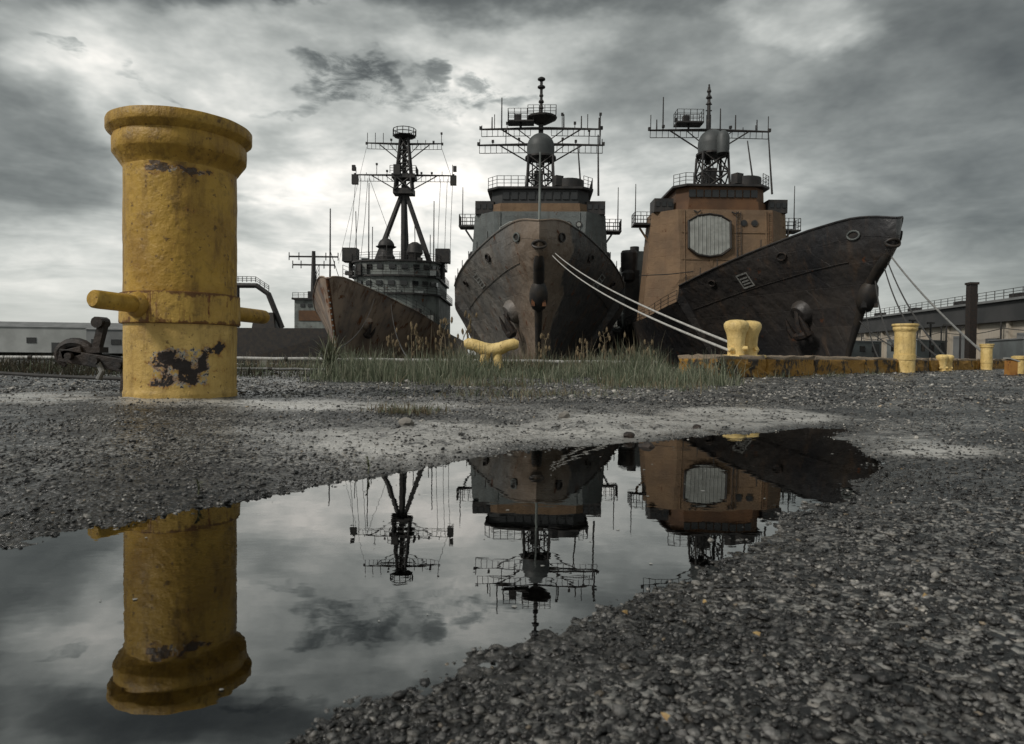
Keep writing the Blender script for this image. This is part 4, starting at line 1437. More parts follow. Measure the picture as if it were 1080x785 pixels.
# ------------------------------------------------------------------ right: pier shed, pillar, trailers
A0, A1 = Vector((58.9, 55, 0)), Vector((68.2, 150, 0))
L_ = (A1 - A0).length
ang = math.atan2((A1 - A0).y, (A1 - A0).x)
ps = thing('pier_shed', 'long beige pier shed with black upper band and rooftop railing, far right', 'building', (A0.x, A0.y, 0), ang)
m = MB()
m.box((L_ / 2, -12, 2.7), (L_, 23.6, 5.4))
wl = m.build('wall', 'warehouse_beige', ps)
m = MB()
m.box((L_ / 2, -12, 6.5), (L_ + .6, 25.0, 2.5))
m.build('upper_band', 'warehouse_dark', ps)
m = MB()
m.box((L_ / 2, -12, 7.9), (L_ + 1.4, 25.8, .3))
rf = m.build('roof', 'roof_grey', ps)
m = MB()
rail_run(m, [(0, .6, 8.05), (L_, .6, 8.05)], 1.15, 1.9, .05)
m.build('roof_railing', 'mast_dark', rf)
for i, x in enumerate((9, 22, 31, 44, 58, 71)):
    MB().box((x, -.4, 8.4), (2.2, 1.2, .5)).build('roof_vent', 'mast_dark', rf)
for i in range(13):
    x = 3 + i * 7.3
    MB().box((x, .0, 2.7), (.45, .5, 5.3)).build('pilaster', 'warehouse_beige', wl)
    if i % 2 == 0:
        MB().box((x + 3.6, -.1, 2.0), (2.6, .4, 2.4)).build('window', 'dark_glass', wl)
    else:
        MB().box((x + 3.6, -.1, 1.9), (4.0, .36, 3.7)).build('door', 'roof_grey', wl)
    MB().tube([(x + .9, .45, 0), (x + .9, .45, 5.2)], .10, 6).build('downpipe', 'mast_dark', wl)
m = MB()
pts = []
for i in range(40):
    x = 2 + i * 1.9
    pts.append((x, .6, 4.4 - .55 * math.sin(math.pi * ((i % 8) / 8.0))))
m.tube(pts, .05, 4)
m.build('cable', 'rope_dark', wl)

tw = thing('steel_pillar', 'tall black square pillar rising past the shed roof', 'pillar', (51.3, 78, 0))
m = MB()
m.box((0, 0, 4.4), (.8, .8, 8.8))
m.build('shaft', 'black_steel', tw)
MB().box((0, 0, 8.9), (1.0, 1.0, .25)).build('cap', 'black_steel', tw)
MB().box((0, 0, .1), (1.4, 1.4, .3)).build('base', 'concrete', tw)

for lab, (x, y), sz, rz in (
        ('grey site trailer nearest the right picture edge, below the shed', (51.0, 69.6), (9.5, 3, 1.9), R(72)),
        ('grey site trailer behind the mooring lines, with a dark door', (45.0, 77.4), (8.5, 3, 1.9), R(40)),
        ('grey site trailer beside the black bow, farthest of the three', (42.7, 87.6), (7, 3, 2.0), R(25))):
    t = thing('site_trailer', lab, 'trailer', (x, y, 0), rz, 'site trailers below the shed')
    m = MB()
    m.box((0, 0, .5 + sz[2] / 2), sz)
    b = m.build('body', 'trailer_grey', t)
    m = MB()
    m.box((0, 0, .5 + sz[2] + .06), (sz[0] + .2, sz[1] + .2, .12))
    m.build('roof', 'roof_grey', t)
    for i in range(3):
        MB().box((-sz[0] / 2 + sz[0] * (i + .6) / 3.2, -sz[1] / 2 - .02, 1.6), (.9, .08, .7)).build('window', 'dark_glass', b)
        MB().box((-sz[0] / 2 - .02, -1 + i * .9, 1.6), (.08, .5, .7)).build('window', 'dark_glass', b)
    MB().box((sz[0] * .36, -sz[1] / 2 - .03, 1.4), (.95, .08, 1.7)).build('door', 'warehouse_dark', b)
    for sx in (-.35, .35):
        for sy in (-1, 1):
            m = MB()
            m.tube([(sx * sz[0], sy * 1.2 - .12, .36), (sx * sz[0], sy * 1.2 + .12, .36)], .36, 14)
            m.build('wheel', 'black_steel', t)
for i, (x, y) in enumerate(((27.0, 47), (30.0, 50), (33.0, 53), (36.0, 56))):
    t = thing('utility_post', ['thin dark post by the black bow, first of a row of four', 'thin dark post, second from the black bow',
              'thin dark post, third from the black bow', 'thin dark post, farthest right of the row of four'][i], 'post', (x, y, 0), 0, 'posts along the pier')
    m = MB()
    m.tube([(0, 0, 0), (0, 0, 3.0)], .07, 8)
    m.build('pole', 'mast_dark', t)
    MB().box((0, 0, 3.0), (.5, .12, .12)).build('crossarm', 'mast_dark', t)
    MB().box((0, 0, .05), (.3, .3, .14)).build('base_plate', 'concrete', t)


# ------------------------------------------------------------------ mooring bollards
def relief(o, amp, freq, seed=0):
    """push the vertices about a little: lumpy casting under many coats of paint"""
    me = o.data
    n = len(me.vertices)
    co = np.empty(n * 3)
    me.vertices.foreach_get('co', co)
    co = co.reshape(-1, 3)
    nz = vnoise(co[:, 0] * freq + co[:, 2] * freq * .7 + seed, co[:, 1] * freq - co[:, 2] * freq * .6, 9)
    nz += .5 * vnoise(co[:, 0] * freq * 2.3 + co[:, 2] * freq * 1.9, co[:, 1] * freq * 2.3 + co[:, 2] * freq, 10)
    rr = np.hypot(co[:, 0], co[:, 1]) + 1e-6
    co[:, 0] += co[:, 0] / rr * nz * amp
    co[:, 1] += co[:, 1] / rr * nz * amp
    me.vertices.foreach_set('co', co.ravel())
    me.update()


def fine_profile(prof, step):
    out = [prof[0]]
    for (r0, z0), (r1, z1) in zip(prof[:-1], prof[1:]):
        n = max(1, int(math.hypot(r1 - r0, z1 - z0) / step))
        out += [(r0 + (r1 - r0) * i / n, z0 + (z1 - z0) * i / n) for i in range(1, n + 1)]
    return out


def bollard(label, loc, k, up_mat, low_mat, detail=True, bar=True, rz=0.0, group='tall mooring bollards', amp=.006):
    t = thing('mooring_bollard', label, 'bollard', loc, rz, group)
    n = 96 if detail else 32
    st = .03 if detail else .2

    def part(name, prof, mat, parent=t, a=amp):
        m = MB()
        m.lathe([(r * k, z * k) for r, z in fine_profile(prof, st)], (0, 0, 0), n)
        o = m.build(name, mat, parent, smooth=True)
        if detail:
            relief(o, a, 9)
        return o
    part('base_section', [(.372, -.06), (.372, .02), (.374, .03), (.366, .045), (.366, .53)], low_mat)
    part('shaft', [(.366, .52), (.366, 1.40), (.366, 1.57)], 'yellow_shaft' if detail else up_mat)
    part('cap', [(.366, 1.565), (.368, 1.575), (.424, 1.655), (.431, 1.665), (.431, 1.755), (.424, 1.765), (.424, 1.775), (.464, 1.812),
                 (.468, 1.820), (.468, 1.880), (.462, 1.888), (.40, 1.897), (.1, 1.90)], up_mat)
    c = part('collar', [(.366, .50), (.388, .505), (.390, .515), (.388, .70), (.388, .71), (.366, .715)], 'yellow_collar' if detail else up_mat, a=amp * 1.2)
    if bar:
        d = Vector((-math.cos(R(72)), -math.sin(R(72)), 0))
        z = .62 * k
        for sg, L, nm in ((1, .72, 'crossbar'), (-1, .92, 'crossbar')):
            p0, p1 = d * sg * .30 * k, d * sg * L * k
            p0.z = p1.z = z
            p1.z += .012 * sg
            m = MB()
            q = [p0.lerp(p1, f) for f in (0, .3, .5, .7, .9, .97, 1)]
            m.tube(q, [.058 * k] * 5 + [.056 * k, .045 * k], 24)
            b = m.build(nm, up_mat, t, smooth=True)
            m = MB()
            a0 = d * sg * .375 * k
            a1 = d * sg * .425 * k
            a0.z = a1.z = z
            m.tube([a0, a0.lerp(a1, .6), a1], [.088 * k, .082 * k, .062 * k], 20)
            m.build('weld_ring', up_mat, b, smooth=True)
    return t


big = bollard('huge chipped yellow bollard with cross bar, towering in the left foreground', (-2.35, 4.95, .085), 1.0,
              'yellow_old', 'yellow_bare', rz=0)
# rust marks bleeding from the collar of the big bollard
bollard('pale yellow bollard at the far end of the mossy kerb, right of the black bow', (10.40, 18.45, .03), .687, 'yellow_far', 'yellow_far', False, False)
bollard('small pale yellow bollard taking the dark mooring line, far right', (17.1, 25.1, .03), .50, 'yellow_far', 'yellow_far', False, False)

# orange stub post with slanted white top and a small one behind it
t = thing('stub_post', 'short orange rusted post with slanted white top at the right edge', 'post', (11.50, 16.0, .03))
m = MB()
m.prism([(-.12, -.09), (.06, -.09), (.06, .09), (-.12, .09)], -.05, .36)
m.build('post', 'orange_paint', t)
m = MB()
m.add([(-.14, -.11, .40), (.09, -.11, .33), (.09, .11, .33), (-.14, .11, .40), (-.14, -.11, .43), (.09, -.11, .36), (.09, .11, .36), (-.14, .11, .43)],
      [(3, 2, 1, 0), (4, 5, 6, 7), (0, 1, 5, 4), (1, 2, 6, 5), (2, 3, 7, 6), (3, 0, 4, 7)])
m.build('cap', 'mark_white', t)
t = thing('stub_post', 'stubby yellow post just behind the orange one at the right edge', 'post', (12.3, 16.9, .03))
m = MB()
m.lathe([(.13, -.05), (.13, .38), (.16, .40), (.16, .46), (.1, .48)], (0, 0, 0), 20)
m.build('post', 'yellow_far', t, smooth=True)
MB().box((0, 0, .0), (.4, .4, .08)).build('base_plate', 'rust', t)

# ---- kerb of big timber-like stones along the basin
kerb = thing('kerb', 'mossy orange-stained stone kerb running away from the twin bitts', 'kerb', (KA[0], KA[1], .02),
             math.atan2(KD[1], KD[0]))
cuts = [0, 1.96, 4.2, 7.3, 10.3, 13.0, 16.0, 19.0, 22.0, 25.0]
for i, (a, b) in enumerate(zip(cuts[:-1], cuts[1:])):
    L = b - a - .05
    hgt = .41 + random.uniform(-.012, .012)
    bm = bmesh.new()
    bmesh.ops.create_cube(bm, size=1)
    bmesh.ops.scale(bm, vec=(L, .70, hgt + .1), verts=bm.verts)
    bmesh.ops.subdivide_edges(bm, edges=bm.edges[:], cuts=5, use_grid_fill=True)
    rr_ = random.Random(i)
    for v in bm.verts:
        e_ = (abs(abs(v.co.y) - .35) < .01) + (abs(abs(v.co.x) - L / 2) < .01) + (v.co.z > hgt / 2)
        k_ = .012 * (1 + e_)
        v.co += Vector((rr_.uniform(-k_, k_) * .6, rr_.uniform(-k_, k_), rr_.uniform(-k_, k_)))
        if e_ >= 2:
            v.co *= .985
    bmesh.ops.translate(bm, vec=((a + b) / 2, .37 + random.uniform(-.02, .02), hgt / 2 - .05), verts=bm.verts)
    me = bpy.data.meshes.new('kerb_stone')
    bm.to_mesh(me)
    bm.free()
    me.materials.append(M['kerb_stone'])
    o = bpy.data.objects.new('kerb_stone', me)
    COL.objects.link(o)
    o.parent = kerb
    bv = o.modifiers.new('bevel', 'BEVEL')
    bv.width = .02
    bv.segments = 2


def on_kerb(s, back):
    n = np.array([-KD[1], KD[0]])
    p = KA + KD * s + n * back
    return float(p[0]), float(p[1])


# ---- twin bitts
def bitts(label, s, back, k, z0, rz):
    x, y = on_kerb(s, back)
    t = thing('double_bitt', label, 'bitt', (x, y, z0), rz, 'yellow twin bitts on the quay')
    for dx_, kk in ((-.20, 1.0), (.20, 1.0)):
        m = MB()
        pr = [(.150, 0), (.148, .06), (.150, .25), (.158, .36), (.178, .44), (.205, .50), (.218, .55), (.214, .595), (.185, .635), (.12, .66), (.02, .67)]
        m.lathe([(r * k, zz_ * k) for r, zz_ in fine_profile(pr, .04)], (dx_ * k, 0, 0), 40)
        o = m.build('post', 'yellow_pale', t, smooth=True)
        m = MB()
        sg = -1 if dx_ < 0 else 1
        m.tube([(dx_ * k + sg * .1 * k, -.02, .12 * k), (dx_ * k + sg * .20 * k, -.03, .13 * k), (dx_ * k + sg * .245 * k, -.03, .14 * k)],
               [.055 * k, .05 * k, .03 * k], 12)
        m.tube([(dx_ * k, -.10 * k, .15 * k), (dx_ * k - sg * .06 * k, -.2 * k, .16 * k)], [.05 * k, .035 * k], 12)
        m.build('horn', 'yellow_pale', o, smooth=True)
    m = MB()
    m.box((0, 0, .015 * k), (.86 * k, .44 * k, .05 * k))
    m.build('base_plate', 'yellow_pale', t, bevel=.01)
    return t


bitts('pale yellow twin bitts on the near end of the kerb, holding the white line', 1.55, .30, 1.0, .405, R(38))
bitts('small far yellow twin bitts between the two pale bollards', 14.1, -.1, .78, .03, R(30))

# ---- horned cleat half hidden in the grass
cl_ = thing('mooring_cleat', 'faded yellow two-horned cleat standing in the grass', 'cleat', (-.36, 12.0, gz(-.36, 12.0) + .06))
m = MB()
for sg in (-1, 1):
    m.tube([(0, 0, .36), (sg * .14, 0, .39), (sg * .28, 0, .45), (sg * .40, 0, .475), (sg * .47, 0, .47)], [.12, .115, .10, .10, .06], 14)
    m.build('horn', 'yellow_pale', cl_, smooth=True)
    m = MB()
for sg in (-1, 1):
    m = MB()
    m.tube([(sg * .19, 0, -.03), (sg * .13, 0, .12), (sg * .08, 0, .38)], [.11, .075, .09], 14)
    m.build('leg', 'yellow_pale', cl_, smooth=True)
MB().box((0, 0, .0), (.62, .3, .06)).build('base_plate', 'yellow_pale', cl_)

# ---- black mooring hook gear behind the big bollard
hk = thing('mooring_hook', 'black iron mooring hook gear behind the big bollard', 'mooring hook', (-3.2, 5.45, .02))
tilt = Matrix.Rotation(R(9), 3, 'Y')
for yo in (-.07, .07):
    m = MB()
    m.box((-.02, yo, .30), (.56, .035, .10), mat=tilt)
    m.box((-.20, yo, .36), (.16, .035, .07), mat=Matrix.Rotation(R(-14), 3, 'Y'))
    m.build('side_plate', 'black_steel', hk, bevel=.006)
m = MB()
m.tube([(-.22 + .13 * math.cos(a), 0, .34 + .10 * math.sin(a)) for a in np.linspace(R(20), R(235), 12)], [.04] * 8 + [.036, .03, .024, .015], 8)
m.build('hook_arm', 'black_steel', hk, smooth=True)
for x, z in ((-.2, .335), (.0, .30), (.18, .27)):
    m = MB()
    m.tube([(x, -.13, z), (x, .13, z)], .028, 10)
    m.build('pin', 'black_steel', hk, smooth=True)
m = MB()
m.box((-.03, 0, .47), (.055, .06, .30), mat=Matrix.Rotation(R(14), 3, 'Y'))
m.box((-.08, 0, .385), (.17, .12, .045))
m.tube([(-.02, -.06, .60), (-.02, .06, .60)], .045, 10)
m.build('release_post', 'black_steel', hk)
m = MB()
m.box((.28, .04, .15), (.24, .26, .36), taper=.8)
m.box((.26, .04, -.02), (.5, .45, .08))
m.build('pedestal', 'black_steel', hk, bevel=.008)
m = MB()
m.tube([(.0, -.08, .30), (.05, -.1, .22), (.02, -.1, .16)], .022, 8)
m.build('shackle', 'rope_grey', hk, smooth=True)

# ---- white pipe along the quay edge with its rests
for lab, x0, x1, yy, zz_, rr_ in (
        ('long white pipe laid along the quay edge behind the grass', -6.1, 3.0, 14.1, .275, .035),
        ('white pipe along the quay edge, left of the big bollard', -13.5, -6.15, 14.1, .25, .035),
        ('thin grey pipe lying on the ground near the leafy clump', -6.2, -2.9, 12.3, .11, .022)):
    t = thing('quay_pipe', lab, 'pipe', ((x0 + x1) / 2, yy, 0))
    xa, xb = x0 - (x0 + x1) / 2, x1 - (x0 + x1) / 2
    m = MB()
    n = 14
    m.tube([(xa + (xb - xa) * i / n, .012 * math.sin(i * 1.9), zz_ + .006 * math.sin(i * 2.7)) for i in range(n + 1)], rr_, 10)
    m.build('run', 'pipe_white' if rr_ > .03 else 'rope_grey', t, smooth=True)
    for f in (.12, .45, .78):
        x = xa + (xb - xa) * f
        m = MB()
        m.box((x, 0, zz_ / 2 - .02), (.14, .2, zz_ - rr_))
        m.build('rest', 'concrete', t)
        m = MB()
        m.tube([(x + .4, 0, zz_), (x + .47, 0, zz_)], rr_ * 1.45, 10)
        m.build('coupling', 'black_steel', t, smooth=True)


# ------------------------------------------------------------------ mooring lines
def line(label, a, b, sag, r, mat, group, lat=0.0):
    a, b = Vector(a), Vector(b)
    m = MB()
    n = 22
    pts = []
    for i in range(n + 1):
        f = i / n
        p = a.lerp(b, f)
        p.z -= 4 * sag * f * (1 - f)
        p.x += lat * math.sin(math.pi * f)
        pts.append(p)
    m.tube(pts, r, 7)
    return tag(m.build('mooring_line', mat, None, smooth=True), label, 'mooring line', group)


bx_, by_ = on_kerb(1.55, .30)
line('upper strand of the white double line from the grey bow to the twin bitts', (2.55, 43.2, 6.75), (bx_ - .12, by_ - .16, .60), .32, .025, 'rope_white', 'white lines to the twin bitts')
line('lower strand of the white double line from the grey bow to the twin bitts', (2.38, 42.9, 6.55), (bx_ - .30, by_ - .20, .52), .40, .025, 'rope_white', 'white lines to the twin bitts')
b2 = (13.2, 21.4, .4)
bo2, bo3 = (10.40, 18.45, .7), (17.1, 25.1, .55)
G = 'dark lines from the black bow'
line('dark line from the black bow down to the small far bollard, outermost right', (22.30, 41.35, 6.55), bo3, .25, .045, 'rope_grey', G)
line('dark line from the black bow to the far twin bitts, upper of a close pair', (22.28, 41.6, 6.25), (b2[0] + .25, b2[1], .35), .5, .035, 'rope_dark', G)
line('dark line from the black bow to the far twin bitts, lower of a close pair', (22.25, 41.9, 5.95), (b2[0] + .1, b2[1], .35), .9, .035, 'rope_dark', G)
line('dark line from the stem of the black bow passing behind the pale bollard', (22.1, 42.6, 5.2), (bo2[0] + .2, bo2[1] + .4, .55), .9, .035, 'rope_dark', G)
line('dark line hanging steeply from the stem anchor opening of the black bow', (22.0, 43.5, 3.5), (12.4, 22.3, .2), 1.2, .03, 'rope_dark', G)
line('dark line running low from the black stem towards the far twin bitts', (22.0, 44.2, 2.8), (b2[0] - .1, b2[1] + .1, .3), .35, .03, 'rope_dark', G)
line('slack grey rope on the ground left of the big bollard', (-6.6, 6.6, .34), (-2.95, 5.9, .16), .05, .016, 'rope_dark', None)
x0 = -16.3
line('thin line from the rusty destroyer bow down towards the quay weeds', (x0 + 4.6, 67, 5.2), (-2.2, 15.2, .2), .8, .02, 'rope_dark', 'lines from the rusty destroyer')
line('second thin line from the rusty destroyer, ending nearer the leafy clump', (x0 + 3.2, 66, 5.6), (-4.6, 15.2, .2), 1.1, .02, 'rope_dark', 'lines from the rusty destroyer')

# ------------------------------------------------------------------ loose gravel on the broken asphalt
ICO = np.array([(0, 0, -1), (.7236, -.5257, -.4472), (-.2764, -.8506, -.4472), (-.8944, 0, -.4472), (-.2764, .8506, -.4472),
                (.7236, .5257, -.4472), (.2764, -.8506, .4472), (-.7236, -.5257, .4472), (-.7236, .5257, .4472),
                (.2764, .8506, .4472), (.8944, 0, .4472), (0, 0, 1)])
ICF = np.array([(0, 1, 2), (1, 0, 5), (0, 2, 3), (0, 3, 4), (0, 4, 5), (1, 5, 10), (2, 1, 6), (3, 2, 7), (4, 3, 8), (5, 4, 9),
                (1, 10, 6), (2, 6, 7), (3, 7, 8), (4, 8, 9), (5, 9, 10), (6, 10, 11), (7, 6, 11), (8, 7, 11), (9, 8, 11), (10, 9, 11)])


def stones(n, y0, y1, r0, r1, name, power=1.0):
    # spread evenly in log distance so that near ground carries the most
    yv = np.exp(rng.uniform(math.log(y0), math.log(y1), n))
    xv = rng.uniform(-1, 1, n) * (0.86 * yv + 0.35)
    hz = height(xv, yv)
    keep = hz > -0.006
    xv, yv, hz = xv[keep], yv[keep], hz[keep]
    n = len(xv)
    clump = vnoise(xv * 2.3, yv * 2.3, 31) + .6 * vnoise(xv * 7, yv * 7, 32)
    keep = rng.random(n) < np.clip(.75 + clump * 1.1, .12, 1) * (1 - .45 * silt(xv, yv))
    keep &= ~((np.hypot(xv + 2.35, yv - 4.95) < .38))
    xv, yv, hz = xv[keep], yv[keep], hz[keep]
    n = len(xv)
    rad = r0 + (r1 - r0) * rng.random(n) ** 2.6
    rad *= (1 + .12 * yv) * np.where(rng.random(n) < .05, 1.7, 1.0)
    jit = 1 + rng.uniform(-.42, .38, (n, 12, 1))
    pts = ICO[None] * jit
    sc = np.stack([rng.uniform(.8, 1.35, n), rng.uniform(.8, 1.35, n), rng.uniform(.5, .8, n)], 1)
    pts = pts * sc[:, None, :]
    a = rng.uniform(0, 6.283, n)
    ca, sa = np.cos(a)[:, None], np.sin(a)[:, None]
    tx = rng.uniform(-.35, .35, n)[:, None]
    X = pts[:, :, 0] * ca - pts[:, :, 1] * sa
    Y = pts[:, :, 0] * sa + pts[:, :, 1] * ca
    Z = pts[:, :, 2] + X * tx
    P = np.stack([X, Y, Z], 2) * rad[:, None, None]
    P += np.stack([xv, yv, hz + rad * .18], 1)[:, None, :]
    g_ = rng.random(n)
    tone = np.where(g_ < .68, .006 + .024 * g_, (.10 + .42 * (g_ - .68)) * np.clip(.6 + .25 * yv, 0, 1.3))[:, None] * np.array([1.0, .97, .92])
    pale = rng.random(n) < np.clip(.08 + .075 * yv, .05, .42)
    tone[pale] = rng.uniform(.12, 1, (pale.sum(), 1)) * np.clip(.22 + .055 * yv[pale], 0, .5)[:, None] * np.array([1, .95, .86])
    warm = rng.random(n) < .02
    tone[warm] *= np.array([1.2, 1.0, .75])
    tone *= np.clip(.85 + 1.5 * vnoise(xv * 3.5, yv * 3.5, 61) + 1.1 * vnoise(xv * 12, yv * 12, 62), .22, 1.8)[:, None]
    tone = np.repeat(tone, 12, 0)
    Fc = (ICF[None] + (np.arange(n) * 12)[:, None, None]).reshape(-1, 3)
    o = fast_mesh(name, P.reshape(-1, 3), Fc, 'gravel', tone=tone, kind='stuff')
    tag(o, 'loose grey gravel strewn over the broken asphalt' if y0 < 1 else 'coarser pale and dark gravel spread towards the kerb and grass', 'gravel')
    return o


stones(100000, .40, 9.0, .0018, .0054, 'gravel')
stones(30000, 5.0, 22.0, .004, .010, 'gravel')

# a few larger dark stones one can pick out
for i, (x, y, r, lab) in enumerate((
        (-.515, 3.39, .030, 'dark stone alone on the pale silt left of the masts reflection'),
        (.565, 3.32, .022, 'small dark stone just beyond the far puddle edge, left of a pair'),
        (.60, 3.08, .030, 'dark stone at the far puddle edge, right of a pair'),
        (.30, 3.95, .028, 'flat pale stone lying before the grass'),
        (1.0, 3.75, .02, 'small dark stone on the silt near the puddle tip'))):
    bm = bmesh.new()
    bmesh.ops.create_icosphere(bm, subdivisions=2, radius=r)
    rr_ = random.Random(i + 50)
    for v in bm.verts:
        v.co *= 1 + rr_.uniform(-.18, .18)
        v.co.x *= 1.25
        v.co.z *= .8
    me = bpy.data.meshes.new('stone')
    bm.to_mesh(me)
    bm.free()
    me.materials.append(M['concrete'] if 'pale' in lab else M['black_steel'])
    o = bpy.data.objects.new('stone', me)
    COL.objects.link(o)
    o.location = (x, y, gz(x, y) + r * .45)
    tag(o, lab, 'stone', 'stones by the puddle')


# ------------------------------------------------------------------ grass and weeds
def blades(name, n, sampler, h0, h1, w0, tones, label, lean=.5, seg=4, seedheads=0.0):
    px, py, hs = sampler(n)
    n = len(px)
    hz = height(px, py) - .01
    h = (h0 + (h1 - h0) * rng.random(n) ** 1.5) * hs
    a = rng.uniform(0, 6.283, n)
    ln = lean * rng.random(n) ** 1.2
    curl = rng.uniform(.6, 1.6, n)
    fa = rng.uniform(0, 6.283, n)
    wd = w0 * rng.uniform(.6, 1.3, n)
    lv = np.linspace(0, 1, seg + 1)
    P = np.zeros((n, (seg + 1) * 2, 3))
    for i, t in enumerate(lv):
        bend = ln * t ** (1 + curl)
        cx = px + np.cos(a) * bend * h
        cy = py + np.sin(a) * bend * h
        cz = hz + h * t * (1 - .35 * ln * t)
        ww = wd * (1 - t ** 1.7) + .0006
        P[:, 2 * i, 0], P[:, 2 * i + 1, 0] = cx - np.cos(fa) * ww, cx + np.cos(fa) * ww
        P[:, 2 * i, 1], P[:, 2 * i + 1, 1] = cy - np.sin(fa) * ww, cy + np.sin(fa) * ww
        P[:, 2 * i, 2] = P[:, 2 * i + 1, 2] = cz
    b = np.arange(seg)[:, None] * 2 + np.array([0, 1, 3, 2])[None]
    Fc = (b[None] + (np.arange(n) * (seg + 1) * 2)[:, None, None]).reshape(-1, 4)
    tn = np.array(tones)
    pick = tn[rng.integers(0, len(tn), n)] * rng.uniform(.7, 1.25, (n, 1))
    o = fast_mesh(name, P.reshape(-1, 3), Fc, 'grass', tone=np.repeat(pick, (seg + 1) * 2, 0), kind='stuff')
    return tag(o, label, 'grass')


GREEN = [(.15, .175, .115), (.21, .23, .16), (.09, .11, .065), (.26, .26, .19)]
DRY = [(.23, .19, .12), (.17, .135, .08), (.29, .25, .17), (.12, .09, .055)]
DARK = [(.028, .032, .018), (.05, .045, .028), (.035, .028, .018), (.07, .055, .032)]


def band(x0, x1, y0, y1, clump=1.0, taper=None):
    def f(n):
        x = rng.uniform(x0, x1, n * 3)
        y = rng.uniform(y0, y1, n * 3)
        d = vnoise(x * 1.3, y * 1.3, 41) + .6 * vnoise(x * 4, y * 4, 42)
        k = rng.random(n * 3) < np.clip(.55 + d * 1.6 * clump, .02, 1)
        ex = np.minimum(np.minimum(x - x0, x1 - x), np.minimum((y - y0) * .8, (y1 - y) * .8)) / .7
        k &= rng.random(n * 3) < np.clip(ex + .15, 0, 1)
        x, y = x[k][:n], y[k][:n]
        return x, y, np.clip(.85 + 1.5 * vnoise(x * 1.4, y * 1.4, 43) + .5 * vnoise(x * 4, y * 4, 44), .3, 1.6)
    return f


def spots(cs, r):
    def f(n):
        c = np.array(cs)[rng.integers(0, len(cs), n)]
        q = rng.normal(0, r, (n, 2)) * np.array([1.4, .9])
        return c[:, 0] + q[:, 0], c[:, 1] + q[:, 1], np.ones(n)
    return f


blades('quay_grass', 12000, band(-2.6, 2.95, 8.2, 12.8, 3.4), .08, .46, .0055, GREEN, 'grey-green grass growing along the quay edge', .7)
blades('quay_grass', 3000, band(-1.4, 2.2, 6.2, 9.4, 3.6), .04, .20, .004, GREEN + DRY[:2], 'low thin grass in front of the taller grass', .9)
blades('quay_grass', 4200, band(-8.5, -1.6, 9.4, 13.6), .06, .24, .005, DARK + GREEN[:1], 'dark low weeds between the big bollard and the leafy clump', .9)
blades('quay_grass', 4500, band(-14, -5.5, 9.0, 14.6), .08, .30, .007, DARK, 'dark scrubby weeds at the far left of the quay', .9)
blades('quay_grass', 2400, band(-8, 3.0, 12.4, 14.4), .14, .38, .005, DRY + GREEN, 'dry mixed grass around the white pipe', .6)
blades('dry_stalks', 700, band(-1.9, 2.9, 11.2, 13.2, 2.0), .30, .66, .0045, DRY, 'tall straw-coloured stalks behind the green grass', .35)
blades('grass_tuft', 420, spots([(-.62, 4.05), (-.5, 4.1), (-.72, 4.08)], .05), .03, .09, .0022, DRY + GREEN[:2], 'small dry grass tuft on the silt beyond the puddle', .9)
blades('grass_tuft', 300, spots([(2.9, 10.55), (3.3, 10.75), (4.6, 11.9), (6.2, 13.5), (7.9, 15.2)], .12), .06, .2, .004, GREEN, 'green tufts at the foot of the kerb', .8)
blades('grass_tuft', 700, spots([(-.35, 5.6), (.1, 5.9), (.5, 6.2), (-.1, 6.3)], .22), .03, .10, .003, GREEN + DRY, 'sparse small tufts on the gravel before the grass', .9)


def leaf_blade(m, base, az, length, width, arch, seg=6):
    d = Vector((math.cos(az), math.sin(az), 0))
    s_ = Vector((-d.y, d.x, 0))
    vs, fs = [], []
    for i in range(seg + 1):
        t = i / seg
        p = Vector(base) + d * (length * arch * t ** 1.4) + Vector((0, 0, length * (t - arch * .75 * t ** 2.4)))
        wd = width * math.sin(math.pi * min(1, .18 + .82 * (1 - t))) * (1 - t ** 3) + .001
        vs += [p - s_ * wd, p + Vector((0, 0, -wd * .35)), p + s_ * wd]
    for i in range(seg):
        for j in range(2):
            a = i * 3 + j
            fs.append((a, a + 1, a + 4, a + 3))
    m.add(vs, fs)


M['leaf'] = pmat('leaf', (.085, .10, .06), (.15, .14, .085), 6, .5, bump=.1)
M['dry_stem'] = pmat('dry_stem', (.22, .18, .115), (.12, .095, .06), 8, .8)
M['seed_head'] = pmat('seed_head', (.20, .15, .085), (.10, .075, .045), 20, .9, bump=.6)


def leafy(label, loc, n, length, width, seed):
    t = thing('leafy_plant', label, 'plant', loc, 0, 'leafy clumps on the quay')
    rd = random.Random(seed)
    for i in range(n):
        m = MB()
        leaf_blade(m, (rd.uniform(-.05, .05), rd.uniform(-.05, .05), -.02), rd.uniform(0, 6.28), length * rd.uniform(.6, 1.1), width * rd.uniform(.7, 1.2), rd.uniform(.1, 1.0))
        m.build('leaf', 'leaf', t, smooth=True)


leafy('tall leafy clump with arching blades in front of the rusty bow', (-2.95, 11.3, .05), 90, .85, .012, 1)
leafy('smaller leafy clump right beside the tall arching one', (-2.45, 11.0, .05), 34, .5, .014, 2)
leafy('low leafy clump at the near end of the stone kerb', (2.75, 10.5, .05), 20, .28, .010, 3)
leafy('green leafy clump around the yellow cleat', (-.1, 11.9, .05), 34, .40, .011, 4)


